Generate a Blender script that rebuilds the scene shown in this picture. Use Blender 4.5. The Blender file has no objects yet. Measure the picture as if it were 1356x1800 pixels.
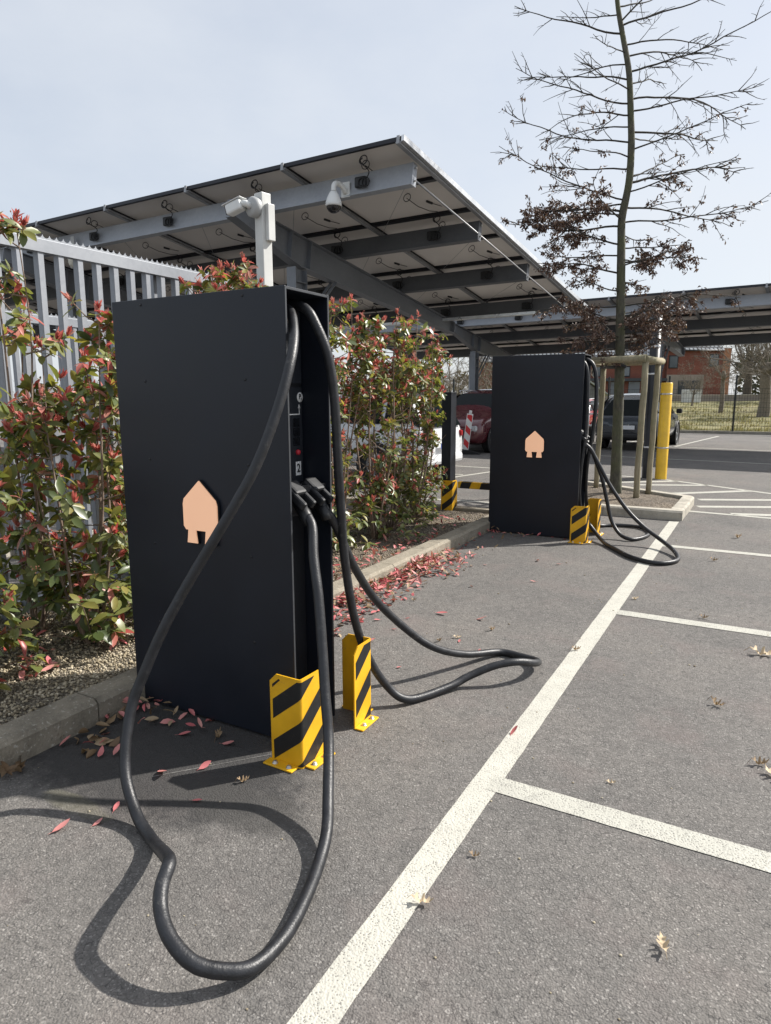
import bpy, bmesh, math, random
from math import sin, cos, pi, radians, sqrt, atan2
from mathutils import Vector, Matrix, noise

SC = bpy.context.scene
COL = SC.collection
R = random.Random(7)

# ------------------------------------------------------------------ materials
def new_mat(name):
    m = bpy.data.materials.new(name); m.use_nodes = True
    nt = m.node_tree
    return m, nt, nt.nodes['Principled BSDF'], nt.links

def sock(node, *names):
    for n in names:
        if n in node.inputs: return node.inputs[n]

def mat(name, col, rough=.5, metal=0, var=0, scale=8, bump=0, bscale=60, spec=.5, stretch=None, var2=None, detail=4):
    """Principled with optional colour variation by noise and a bump, in object space."""
    m, nt, b, L = new_mat(name)
    b.inputs['Base Color'].default_value = (*col, 1)
    b.inputs['Roughness'].default_value = rough
    b.inputs['Metallic'].default_value = metal
    s = sock(b, 'Specular IOR Level', 'Specular'); s.default_value = spec
    tc = nt.nodes.new('ShaderNodeTexCoord')
    src = tc.outputs['Object']
    if stretch:
        mp = nt.nodes.new('ShaderNodeMapping'); mp.inputs['Scale'].default_value = stretch
        L.new(src, mp.inputs['Vector']); src = mp.outputs['Vector']
    if var:
        n = nt.nodes.new('ShaderNodeTexNoise'); n.inputs['Scale'].default_value = scale; n.inputs['Detail'].default_value = detail
        L.new(src, n.inputs['Vector'])
        r = nt.nodes.new('ShaderNodeValToRGB')
        lo = var2 if var2 else tuple(c * (1 - var) for c in col)
        hi = tuple(min(1, c * (1 + var)) for c in col)
        r.color_ramp.elements[0].position = .3; r.color_ramp.elements[1].position = .7
        r.color_ramp.elements[0].color = (*lo, 1); r.color_ramp.elements[1].color = (*hi, 1)
        L.new(n.outputs['Fac'], r.inputs['Fac']); L.new(r.outputs['Color'], b.inputs['Base Color'])
        rr = nt.nodes.new('ShaderNodeMapRange')
        rr.inputs['To Min'].default_value = max(0, rough - .12); rr.inputs['To Max'].default_value = min(1, rough + .12)
        L.new(n.outputs['Fac'], rr.inputs['Value']); L.new(rr.outputs['Result'], b.inputs['Roughness'])
    if bump:
        n2 = nt.nodes.new('ShaderNodeTexNoise'); n2.inputs['Scale'].default_value = bscale; n2.inputs['Detail'].default_value = 3
        L.new(src, n2.inputs['Vector'])
        bp = nt.nodes.new('ShaderNodeBump'); bp.inputs['Strength'].default_value = bump; bp.inputs['Distance'].default_value = .01
        L.new(n2.outputs['Fac'], bp.inputs['Height']); L.new(bp.outputs['Normal'], b.inputs['Normal'])
    return m

def ramp(nt, fac, stops, L):
    r = nt.nodes.new('ShaderNodeValToRGB')
    els = r.color_ramp.elements
    while len(els) < len(stops): els.new(.5)
    for e, (p, c) in zip(els, stops):
        e.position = p; e.color = (*c, 1) if len(c) == 3 else c
    L.new(fac, r.inputs['Fac'])
    return r.outputs['Color']

def mixc(nt, L, fac, a, b, mode='MIX'):
    m = nt.nodes.new('ShaderNodeMix'); m.data_type = 'RGBA'; m.blend_type = mode
    for i, v in ((0, fac), (6, a), (7, b)):
        if hasattr(v, 'links'): L.new(v, m.inputs[i])
        else: m.inputs[i].default_value = v if i == 0 else (*v, 1)
    return m.outputs[2]

def noise_tex(nt, L, vec, scale, detail=4, rough=.5):
    n = nt.nodes.new('ShaderNodeTexNoise')
    n.inputs['Scale'].default_value = scale; n.inputs['Detail'].default_value = detail; n.inputs['Roughness'].default_value = rough
    L.new(vec, n.inputs['Vector']); return n.outputs['Fac']

def voro(nt, L, vec, scale, out='Distance', feature='F1', rnd=1):
    n = nt.nodes.new('ShaderNodeTexVoronoi'); n.feature = feature
    n.inputs['Scale'].default_value = scale; n.inputs['Randomness'].default_value = rnd
    L.new(vec, n.inputs['Vector']); return n.outputs[out]

def math_n(nt, L, op, a, b=0.):
    m = nt.nodes.new('ShaderNodeMath'); m.operation = op
    for i, v in enumerate((a, b)):
        if hasattr(v, 'links'): L.new(v, m.inputs[i])
        else: m.inputs[i].default_value = v
    return m.outputs[0]

def asphalt_mat():
    m, nt, b, L = new_mat('asphalt')
    tc = nt.nodes.new('ShaderNodeTexCoord'); v = tc.outputs['Object']
    grain = voro(nt, L, v, 190, 'Color'); gd = voro(nt, L, v, 150)
    sep = nt.nodes.new('ShaderNodeSeparateColor'); L.new(grain, sep.inputs[0])
    stone = ramp(nt, sep.outputs[0], [(0, (.124, .119, .113)), (.5, (.147, .141, .134)), (.88, (.17, .163, .155)), (1, (.28, .27, .257))], L)
    big = noise_tex(nt, L, v, .9, 5, .6)
    tint = ramp(nt, big, [(.3, (.8, .8, .8)), (.52, (1, .985, .97)), (.75, (1.18, 1.13, 1.08))], L)
    c = mixc(nt, L, 1., stone, tint, 'MULTIPLY')
    mid = noise_tex(nt, L, v, 14, 5, .65)
    c = mixc(nt, L, 1., c, ramp(nt, mid, [(.25, (.8, .8, .8)), (.75, (1.14, 1.13, 1.12))], L), 'MULTIPLY')
    # cracks of binder between the chippings
    wv = nt.nodes.new('ShaderNodeVectorMath'); wv.operation = 'MULTIPLY_ADD'
    wn = nt.nodes.new('ShaderNodeTexNoise'); wn.inputs['Scale'].default_value = 26; wn.inputs['Detail'].default_value = 3; L.new(v, wn.inputs['Vector'])
    L.new(wn.outputs['Color'], wv.inputs[0]); wv.inputs[1].default_value = (.03, .03, .0); L.new(v, wv.inputs[2])
    ed = voro(nt, L, wv.outputs[0], 46, 'Distance', 'DISTANCE_TO_EDGE')
    wob = noise_tex(nt, L, v, 34, 3)
    crk = math_n(nt, L, 'LESS_THAN', math_n(nt, L, 'ADD', ed, math_n(nt, L, 'MULTIPLY', wob, .2)), .115)
    c = mixc(nt, L, math_n(nt, L, 'MULTIPLY', crk, .7), c, (.06, .057, .055))
    # pinkish dusty patches
    pk = noise_tex(nt, L, v, 2.1, 4, .6)
    pf = ramp(nt, pk, [(.52, (0, 0, 0)), (.72, (.38, .38, .38))], L)
    c = mixc(nt, L, pf, c, (.19, .153, .142))
    fl = noise_tex(nt, L, v, 4.2, 6, .7)
    c = mixc(nt, L, ramp(nt, fl, [(.66, (0, 0, 0)), (.74, (.4, .4, .4))], L), c, (.27, .26, .245))
    dk = noise_tex(nt, L, v, 1.35, 7, .72)
    c = mixc(nt, L, ramp(nt, dk, [(.55, (0, 0, 0)), (.72, (.42, .42, .42))], L), c, (.072, .069, .067))
    # damp stain at the cabinet foot, deepened in colour to darken the cabinet's shadow
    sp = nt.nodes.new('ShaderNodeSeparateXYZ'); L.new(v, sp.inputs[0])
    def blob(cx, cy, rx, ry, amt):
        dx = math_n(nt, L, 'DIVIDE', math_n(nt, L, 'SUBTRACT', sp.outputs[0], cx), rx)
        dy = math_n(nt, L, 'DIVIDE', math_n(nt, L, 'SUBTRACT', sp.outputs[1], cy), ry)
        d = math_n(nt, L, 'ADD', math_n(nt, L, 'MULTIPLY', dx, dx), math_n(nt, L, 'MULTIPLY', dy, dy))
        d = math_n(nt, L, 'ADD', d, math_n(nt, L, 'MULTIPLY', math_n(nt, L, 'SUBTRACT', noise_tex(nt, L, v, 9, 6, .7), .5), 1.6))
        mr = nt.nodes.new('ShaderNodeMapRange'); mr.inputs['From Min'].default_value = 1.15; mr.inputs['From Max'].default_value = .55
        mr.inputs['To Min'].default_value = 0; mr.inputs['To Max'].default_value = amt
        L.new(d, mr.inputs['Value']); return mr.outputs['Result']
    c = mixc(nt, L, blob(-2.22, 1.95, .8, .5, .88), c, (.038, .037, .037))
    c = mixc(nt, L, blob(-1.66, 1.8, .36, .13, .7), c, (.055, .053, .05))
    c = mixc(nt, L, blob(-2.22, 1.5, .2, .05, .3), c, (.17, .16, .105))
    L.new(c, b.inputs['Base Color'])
    b.inputs['Roughness'].default_value = .88
    sock(b, 'Specular IOR Level').default_value = .35
    h = math_n(nt, L, 'ADD', math_n(nt, L, 'MULTIPLY', gd, -.55), math_n(nt, L, 'MULTIPLY', crk, -.7))
    h = math_n(nt, L, 'ADD', h, math_n(nt, L, 'MULTIPLY', mid, .8))
    bp = nt.nodes.new('ShaderNodeBump'); bp.inputs['Strength'].default_value = .8; bp.inputs['Distance'].default_value = .006
    L.new(h, bp.inputs['Height']); L.new(bp.outputs['Normal'], b.inputs['Normal'])
    return m

def paint_mat(name, wear=.5, col=(.5, .485, .425)):
    m, nt, b, L = new_mat(name)
    tc = nt.nodes.new('ShaderNodeTexCoord'); v = tc.outputs['Object']
    c = ramp(nt, noise_tex(nt, L, v, 6, 6, .65), [(.3, tuple(x * .84 for x in col)), (.7, col)], L)
    pits = voro(nt, L, v, 125)
    pf = math_n(nt, L, 'LESS_THAN', pits, .27 + .05 * wear)
    pm = math_n(nt, L, 'MULTIPLY', pf, math_n(nt, L, 'GREATER_THAN', noise_tex(nt, L, v, 30, 4), .5 - .04 * wear))
    c = mixc(nt, L, math_n(nt, L, 'MULTIPLY', pm, .75), c, (.12, .115, .105))
    scr = noise_tex(nt, L, v, 11, 8, .75)
    c = mixc(nt, L, ramp(nt, scr, [(.56, (0, 0, 0)), (.74, (.55 * wear,) * 3)], L), c, (.2, .195, .18))
    L.new(c, b.inputs['Base Color']); b.inputs['Roughness'].default_value = .75
    bp = nt.nodes.new('ShaderNodeBump'); bp.inputs['Strength'].default_value = .5; bp.inputs['Distance'].default_value = .004
    L.new(math_n(nt, L, 'ADD', math_n(nt, L, 'MULTIPLY', pits, 1.), noise_tex(nt, L, v, 120, 2)), bp.inputs['Height']); L.new(bp.outputs['Normal'], b.inputs['Normal'])
    return m

def gravel_mat(name, cols, scale=70):
    m, nt, b, L = new_mat(name)
    tc = nt.nodes.new('ShaderNodeTexCoord'); v = tc.outputs['Object']
    sep = nt.nodes.new('ShaderNodeSeparateColor'); L.new(voro(nt, L, v, scale, 'Color'), sep.inputs[0])
    c = ramp(nt, sep.outputs[0], [(0, cols[0]), (.5, cols[1]), (1, cols[2])], L)
    d = voro(nt, L, v, scale)
    c = mixc(nt, L, ramp(nt, d, [(.45, (0, 0, 0)), (.8, (.8, .8, .8))], L), c, tuple(x * .3 for x in cols[0]))
    c = mixc(nt, L, 1., c, ramp(nt, noise_tex(nt, L, v, 2, 5), [(.3, (.7, .7, .7)), (.7, (1.15, 1.12, 1.05))], L), 'MULTIPLY')
    L.new(c, b.inputs['Base Color']); b.inputs['Roughness'].default_value = .9
    bp = nt.nodes.new('ShaderNodeBump'); bp.inputs['Strength'].default_value = 1; bp.inputs['Distance'].default_value = .02
    L.new(math_n(nt, L, 'MULTIPLY', d, -1.), bp.inputs['Height']); L.new(bp.outputs['Normal'], b.inputs['Normal'])
    return m

def concrete_mat(name, col, lichen=.5):
    m, nt, b, L = new_mat(name)
    tc = nt.nodes.new('ShaderNodeTexCoord'); v = tc.outputs['Object']
    c = ramp(nt, noise_tex(nt, L, v, 5, 8, .7), [(.28, tuple(x * .5 for x in col)), (.5, col), (.72, tuple(min(1, x * 1.25) for x in col))], L)
    sp = noise_tex(nt, L, v, 55, 4, .7)
    c = mixc(nt, L, ramp(nt, sp, [(.58, (0, 0, 0)), (.66, (lichen,) * 3)], L), c, (.55, .53, .46))
    c = mixc(nt, L, ramp(nt, noise_tex(nt, L, v, 85, 3, .7), [(.62, (0, 0, 0)), (.7, (.6, .6, .6))], L), c, (.06, .055, .045))
    L.new(c, b.inputs['Base Color']); b.inputs['Roughness'].default_value = .92
    bp = nt.nodes.new('ShaderNodeBump'); bp.inputs['Strength'].default_value = .6; bp.inputs['Distance'].default_value = .008
    L.new(math_n(nt, L, 'ADD', noise_tex(nt, L, v, 90, 4), noise_tex(nt, L, v, 22, 3)), bp.inputs['Height']); L.new(bp.outputs['Normal'], b.inputs['Normal'])
    return m

def zinc_mat(name, base=.42):
    m, nt, b, L = new_mat(name)
    tc = nt.nodes.new('ShaderNodeTexCoord'); v = tc.outputs['Object']
    sep = nt.nodes.new('ShaderNodeSeparateColor'); L.new(voro(nt, L, v, 34, 'Color'), sep.inputs[0])
    n = noise_tex(nt, L, v, 2.2, 4, .55)
    f = math_n(nt, L, 'ADD', math_n(nt, L, 'MULTIPLY', sep.outputs[0], .14), math_n(nt, L, 'MULTIPLY', n, .86))
    c = ramp(nt, f, [(.2, (base * .8, base * .86, base * .95)), (.5, (base * .97, base * 1.03, base * 1.13)), (.8, (base * 1.15, base * 1.21, base * 1.3))], L)
    L.new(c, b.inputs['Base Color']); b.inputs['Metallic'].default_value = .35
    L.new(math_n(nt, L, 'ADD', math_n(nt, L, 'MULTIPLY', n, .25), .38), b.inputs['Roughness'])
    return m

def leaf_mat(name, c1, c2, c3, rough=.34, trans=.25, tint=(1.5, 1.4, .8)):
    m, nt, b, L = new_mat(name)
    g = nt.nodes.new('ShaderNodeNewGeometry')
    n = g.outputs['Random Per Island']
    c = ramp(nt, n, [(0, c1), (.5, c2), (1, c3)], L)
    L.new(c, b.inputs['Base Color']); b.inputs['Roughness'].default_value = rough
    sock(b, 'Specular IOR Level').default_value = .6
    if trans:
        t = nt.nodes.new('ShaderNodeBsdfTranslucent')
        tcx = mixc(nt, L, 1., c, tint, 'MULTIPLY'); L.new(tcx, t.inputs['Color'])
        mx = nt.nodes.new('ShaderNodeMixShader'); mx.inputs[0].default_value = trans
        out = nt.nodes['Material Output']
        L.new(b.outputs[0], mx.inputs[1]); L.new(t.outputs[0], mx.inputs[2]); L.new(mx.outputs[0], out.inputs['Surface'])
    return m

def brick_mat(name, c1, c2, mortar, scale=1., mw=.02, bw=.5, rh=.25, rough=.85, squash=1.0, axis='x'):
    m, nt, b, L = new_mat(name)
    tc = nt.nodes.new('ShaderNodeTexCoord')
    mp = nt.nodes.new('ShaderNodeMapping')
    if axis == 'x': mp.inputs['Rotation'].default_value = (radians(90), 0, 0)
    L.new(tc.outputs['Object'], mp.inputs['Vector'])
    t = nt.nodes.new('ShaderNodeTexBrick')
    t.inputs['Color1'].default_value = (*c1, 1); t.inputs['Color2'].default_value = (*c2, 1); t.inputs['Mortar'].default_value = (*mortar, 1)
    t.inputs['Scale'].default_value = scale; t.inputs['Mortar Size'].default_value = mw
    t.inputs['Brick Width'].default_value = bw; t.inputs['Row Height'].default_value = rh
    L.new(mp.outputs['Vector'], t.inputs['Vector'])
    c = mixc(nt, L, 1., t.outputs['Color'], ramp(nt, noise_tex(nt, L, tc.outputs['Object'], .8, 5), [(.3, (.8, .8, .8)), (.7, (1.1, 1.1, 1.1))], L), 'MULTIPLY')
    L.new(c, b.inputs['Base Color']); b.inputs['Roughness'].default_value = rough
    return m

def glass_mat(name, col=(.02, .025, .03), rough=.06):
    m, nt, b, L = new_mat(name)
    b.inputs['Base Color'].default_value = (*col, 1); b.inputs['Roughness'].default_value = rough
    sock(b, 'Specular IOR Level').default_value = .8
    return m

def wood_mat(name, c1, c2):
    m, nt, b, L = new_mat(name)
    tc = nt.nodes.new('ShaderNodeTexCoord')
    mp = nt.nodes.new('ShaderNodeMapping'); mp.inputs['Scale'].default_value = (14, 14, 1.2)
    L.new(tc.outputs['Object'], mp.inputs['Vector'])
    n = noise_tex(nt, L, mp.outputs['Vector'], 3, 7, .65)
    c = ramp(nt, n, [(.28, c1), (.7, c2)], L)
    g = noise_tex(nt, L, tc.outputs['Object'], 3.2, 5, .6)
    c = mixc(nt, L, ramp(nt, g, [(.48, (0, 0, 0)), (.68, (.65, .65, .65))], L), c, (.16, .165, .085))
    L.new(c, b.inputs['Base Color']); b.inputs['Roughness'].default_value = .85
    bp = nt.nodes.new('ShaderNodeBump'); bp.inputs['Strength'].default_value = .5; bp.inputs['Distance'].default_value = .01
    L.new(n, bp.inputs['Height']); L.new(bp.outputs['Normal'], b.inputs['Normal'])
    return m

def bark_mat(name, c1, c2, green=0.):
    m, nt, b, L = new_mat(name)
    tc = nt.nodes.new('ShaderNodeTexCoord')
    mp = nt.nodes.new('ShaderNodeMapping'); mp.inputs['Scale'].default_value = (1, 1, .35)
    L.new(tc.outputs['Object'], mp.inputs['Vector'])
    n = noise_tex(nt, L, mp.outputs['Vector'], 32, 6, .7)
    c = ramp(nt, n, [(.3, c1), (.7, c2)], L)
    if green:
        g = noise_tex(nt, L, tc.outputs['Object'], 5, 5)
        c = mixc(nt, L, ramp(nt, g, [(.4, (0, 0, 0)), (.62, (green,) * 3)], L), c, (.09, .1, .045))
    L.new(c, b.inputs['Base Color']); b.inputs['Roughness'].default_value = .9
    bp = nt.nodes.new('ShaderNodeBump'); bp.inputs['Strength'].default_value = .6; bp.inputs['Distance'].default_value = .012
    L.new(n, bp.inputs['Height']); L.new(bp.outputs['Normal'], b.inputs['Normal'])
    return m

M = {}
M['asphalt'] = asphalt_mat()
M['paint'] = paint_mat('white_road_paint', .6)
M['paint_old'] = paint_mat('worn_road_paint', 1.2, (.46, .45, .395))
M['gravel'] = gravel_mat('gravel_bed', ((.12, .1, .075), (.26, .225, .17), (.42, .38, .31)), 75)
M['mulch'] = gravel_mat('mulch_bed', ((.1, .078, .058), (.2, .162, .125), (.33, .285, .23)), 60)
M['pebble'] = leaf_mat('pebble_stone', (.17, .135, .085), (.34, .285, .19), (.5, .44, .33), .85, 0)
M['kerb'] = concrete_mat('weathered_kerb_concrete', (.25, .235, .195), .55)
M['kerb_pale'] = concrete_mat('pale_kerb_concrete', (.4, .37, .31), .2)
M['charger'] = mat('anthracite_powder_coat', (.0098, .0128, .0205), .42, 0, .12, 3, .06, 900, .4)
M['charger_in'] = mat('black_cabinet_inside', (.008, .009, .012), .5, 0, .1, 5, .05, 700)
M['edge'] = mat('bare_metal_edge', (.06, .064, .072), .4, .4, .1, 12)
M['rubber'] = mat('black_cable_rubber', (.0145, .0155, .0185), .44, 0, .35, 22, .15, 160, .5)
M['plastic'] = mat('black_grip_plastic', (.011, .012, .014), .48, 0, .15, 30, .05, 300)
M['screen'] = glass_mat('dark_screen_glass', (.008, .009, .012), .08)
M['panel_dark'] = mat('dark_console_plate', (.022, .025, .032), .35, 0, .1, 9)
M['white'] = mat('white_vinyl', (.78, .78, .77), .45, 0, .06, 12)
M['ink'] = mat('black_ink', (.012, .012, .013), .5, 0, .1, 20)
M['red_btn'] = mat('red_button_plastic', (.6, .03, .05), .35, 0, .1, 12)
M['yellow'] = mat('yellow_safety_coat', (.78, .43, .012), .38, 0, .1, 7, .08, 220, .5, var2=(.66, .345, .01))
M['black_stripe'] = mat('black_hazard_tape', (.008, .008, .0085), .55, 0, .3, 30, .05, 200)
M['steel'] = zinc_mat('galvanised_steel', .27)
M['steel_dark'] = zinc_mat('dark_galvanised_steel', .125)  # darker steel for the beams behind the front one
M['steel_blue'] = zinc_mat('blue_grey_steel', .2)
M['steel_beam'] = zinc_mat('front_beam_steel', .36)
M['bolt'] = mat('zinc_bolt', (.55, .53, .5), .35, .8, .2, 30)
M['backsheet'] = mat('panel_backsheet', (.67, .635, .6), .6, 0, .05, 1.2)
M['pvframe'] = mat('black_anodised_frame', (.014, .015, .02), .4, .3, .1, 6)
M['alu'] = mat('bright_aluminium', (.7, .71, .72), .3, .7, .12, 5)
M['alu_dull'] = mat('dull_aluminium_rail', (.3, .305, .315), .45, .5, .15, 7)
M['pvcell'] = glass_mat('solar_glass', (.012, .016, .035), .08)
M['cam_white'] = mat('white_camera_housing', (.72, .73, .72), .4, 0, .05, 6)
M['cam_post'] = mat('pale_grey_post_paint', (.57, .575, .555), .5, 0, .12, 4, .05, 120)
M['cam_grey'] = mat('grey_camera_bracket', (.4, .41, .41), .45, 0, .08, 8)
M['lens'] = glass_mat('smoked_dome', (.01, .01, .012), .05)
M['lamp_glass'] = mat('frosted_lamp_glass', (.6, .58, .5), .25, 0, .1, 20)
M['stem'] = bark_mat('shrub_stem_bark', (.11, .075, .055), (.3, .225, .17))
M['leaf_green'] = leaf_mat('shrub_green_leaf', (.055, .085, .033), (.125, .16, .05), (.225, .24, .08), .36, .36)
M['leaf_olive'] = leaf_mat('shrub_bronze_leaf', (.16, .18, .045), (.24, .23, .06), (.32, .28, .09), .4, .42)
M['leaf_red'] = leaf_mat('shrub_red_leaf', (.42, .075, .065), (.56, .17, .14), (.62, .33, .26), .38, .4, (1.15, .95, .95))
M['bud'] = leaf_mat('shrub_flower_bud', (.38, .11, .08), (.5, .2, .14), (.4, .24, .14), .55, .15)
M['fall_red'] = leaf_mat('fallen_red_leaf', (.42, .07, .08), (.54, .14, .15), (.58, .26, .23), .55, .1)
M['fall_pink'] = leaf_mat('fallen_pink_leaf', (.5, .15, .15), (.56, .21, .2), (.6, .3, .25), .55, .1)
M['fall_brown'] = leaf_mat('fallen_brown_leaf', (.14, .085, .045), (.24, .16, .085), (.4, .3, .19), .7, .1)
M['fall_tan'] = leaf_mat('fallen_tan_leaf', (.42, .31, .19), (.5, .39, .25), (.55, .45, .32), .7, .1)
M['bark'] = bark_mat('oak_bark', (.04, .038, .03), (.125, .115, .085), .6)
M['twig'] = bark_mat('oak_branch_bark', (.028, .025, .022), (.07, .062, .05))
M['dead_leaf'] = leaf_mat('withered_oak_leaf', (.05, .026, .02), (.1, .055, .042), (.24, .16, .12), .5, .12)
M['wood'] = wood_mat('treated_round_timber', (.19, .16, .1), (.36, .315, .215))
M['strap'] = mat('black_tree_tie', (.015, .015, .015), .6, 0, .1, 20)
M['bollard'] = mat('yellow_bollard_coat', (.8, .5, .035), .34, 0, .08, 5, .03, 80, var2=(.7, .42, .03))
M['blackpost'] = mat('black_post_paint', (.013, .014, .017), .42, 0, .2, 6)
M['beacon_white'] = mat('reflective_white', (.75, .75, .74), .4, 0, .08, 9)
M['beacon_red'] = mat('reflective_red', (.6, .025, .03), .4, 0, .1, 9)
M['tyre'] = mat('tyre_rubber', (.014, .014, .015), .8, 0, .2, 20)
M['rim'] = mat('alloy_rim', (.4, .41, .42), .3, .8, .1, 8)
M['car_glass'] = glass_mat('tinted_car_glass', (.008, .011, .012), .06)
sock(M['car_glass'].node_tree.nodes['Principled BSDF'], 'Specular IOR Level').default_value = .1
M['trim'] = mat('black_car_trim', (.013, .013, .014), .6, 0, .1, 12)
def carpaint(name, col, metal=.0, rough=.25):
    m = mat(name, col, rough, metal, .04, 2)
    b = m.node_tree.nodes['Principled BSDF']
    cw = sock(b, 'Coat Weight', 'Clearcoat')
    if cw: cw.default_value = .8
    return m
M['car_white'] = carpaint('white_car_paint', (.74, .75, .76))
M['car_maroon'] = carpaint('maroon_car_paint', (.1, .018, .024), .2)
M['car_grey'] = carpaint('dark_slate_car_paint', (.04, .046, .056), .3, .3)
M['car_silver'] = carpaint('silver_roof_paint', (.5, .51, .52), .4)
M['car_red'] = carpaint('red_car_paint', (.28, .012, .015))
M['headlamp'] = mat('headlamp_lens', (.5, .52, .55), .1, .2, .2, 20)
M['taillamp'] = mat('tail_lamp_lens', (.3, .01, .012), .15, 0, .1, 20)
M['plate_white'] = mat('number_plate_white', (.7, .71, .72), .4, 0, .04, 20)
M['plate_blue'] = mat('number_plate_blue', (.02, .06, .35), .4, 0, .04, 20)
M['brick'] = brick_mat('red_brick', (.23, .056, .036), (.18, .046, .032), (.17, .1, .075), 1, .012, .24, .08)
M['brick_tan'] = brick_mat('orange_brick_gable', (.42, .17, .08), (.34, .13, .065), (.34, .22, .15), 1, .012, .24, .08)
M['render'] = mat('taupe_render', (.27, .235, .205), .9, 0, .08, 2, .1, 60)
M['tile'] = brick_mat('glazed_tile_with_glare', (.34, .36, .38), (.27, .29, .31), (.022, .025, .03), 1, .085, .42, .42, .3, axis='z')  # glare on the dark glazed tiles is put into the paler colours
M['garage'] = mat('anthracite_garage_door', (.035, .042, .052), .5, 0, .05, 5)
M['winframe'] = mat('dark_window_frame', (.012, .012, .014), .5, 0, .05, 5)
M['winglass'] = glass_mat('house_window_glass', (.1, .12, .14), .05)
M['shed_roof'] = mat('pale_green_sheet_roof', (.34, .365, .33), .6, 0, .1, 1.5)
M['shed_wall'] = mat('grey_shed_wall', (.15, .155, .155), .8, 0, .1, 2)
M['shed_door'] = mat('blue_grey_shed_door', (.04, .055, .08), .5, 0, .1, 4)
M['fence_dark'] = mat('dark_green_fence_wire', (.014, .018, .017), .5, .1, .1, 9)
M['bare'] = bark_mat('far_tree_bark', (.1, .083, .062), (.25, .215, .17))
M['bare_dark'] = bark_mat('dark_far_tree_bark', (.05, .042, .034), (.13, .11, .09))  # darker bark tone for the two rearmost bare trees
M['hedge_far'] = leaf_mat('far_evergreen_leaf', (.025, .033, .018), (.045, .055, .03), (.08, .085, .05), .6, .1)
M['scrub_far'] = leaf_mat('far_brown_scrub', (.09, .075, .045), (.14, .12, .07), (.19, .165, .1), .7, .1)
def grass_mat():
    m, nt, b, L = new_mat('rough_meadow')
    tc = nt.nodes.new('ShaderNodeTexCoord'); v = tc.outputs['Object']
    c = ramp(nt, noise_tex(nt, L, v, .55, 7, .65), [(.3, (.085, .095, .035)), (.48, (.19, .175, .07)), (.62, (.27, .235, .12)), (.8, (.12, .09, .06))], L)
    c = mixc(nt, L, 1., c, ramp(nt, noise_tex(nt, L, v, 9, 6, .7), [(.3, (.65, .65, .65)), (.7, (1.25, 1.25, 1.2))], L), 'MULTIPLY')
    L.new(c, b.inputs['Base Color']); b.inputs['Roughness'].default_value = .95
    bp = nt.nodes.new('ShaderNodeBump'); bp.inputs['Strength'].default_value = 1; bp.inputs['Distance'].default_value = .08
    L.new(noise_tex(nt, L, v, 14, 5, .7), bp.inputs['Height']); L.new(bp.outputs['Normal'], b.inputs['Normal'])
    return m
M['meadow'] = grass_mat()
M['grass'] = leaf_mat('meadow_grass_blade', (.12, .125, .045), (.24, .22, .09), (.36, .31, .16), .7, .2)
M['emblem'] = mat('peach_emblem_face', (.93, .56, .36), .45, 0, .03, 5)
def wear(m, thr=.6, col=(.2, .15, .09), scale=26, amt=.7):
    nt = m.node_tree; L = nt.links; b = nt.nodes['Principled BSDF']; tc = nt.nodes.new('ShaderNodeTexCoord')
    src = b.inputs['Base Color'].links[0].from_socket
    n = noise_tex(nt, L, tc.outputs['Object'], scale, 9, .75); n2 = noise_tex(nt, L, tc.outputs['Object'], 5, 3)
    f = math_n(nt, L, 'MULTIPLY', ramp(nt, n, [(thr, (0, 0, 0)), (thr + .06, (amt, amt, amt))], L), ramp(nt, n2, [(.42, (0, 0, 0)), (.6, (1, 1, 1))], L))
    L.new(mixc(nt, L, f, src, col), b.inputs['Base Color'])
for k_ in ('yellow', 'bollard'): wear(M[k_])
wear(M['rubber'], .56, (.07, .068, .064), 30, .6); wear(M['black_stripe'], .6, (.16, .12, .04), 30, .6); wear(M['charger'], .64, (.05, .05, .052), 18, .35)
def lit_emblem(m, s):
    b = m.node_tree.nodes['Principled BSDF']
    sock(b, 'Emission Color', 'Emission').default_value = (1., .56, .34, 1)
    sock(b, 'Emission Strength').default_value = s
lit_emblem(M['emblem'], .24)

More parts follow.
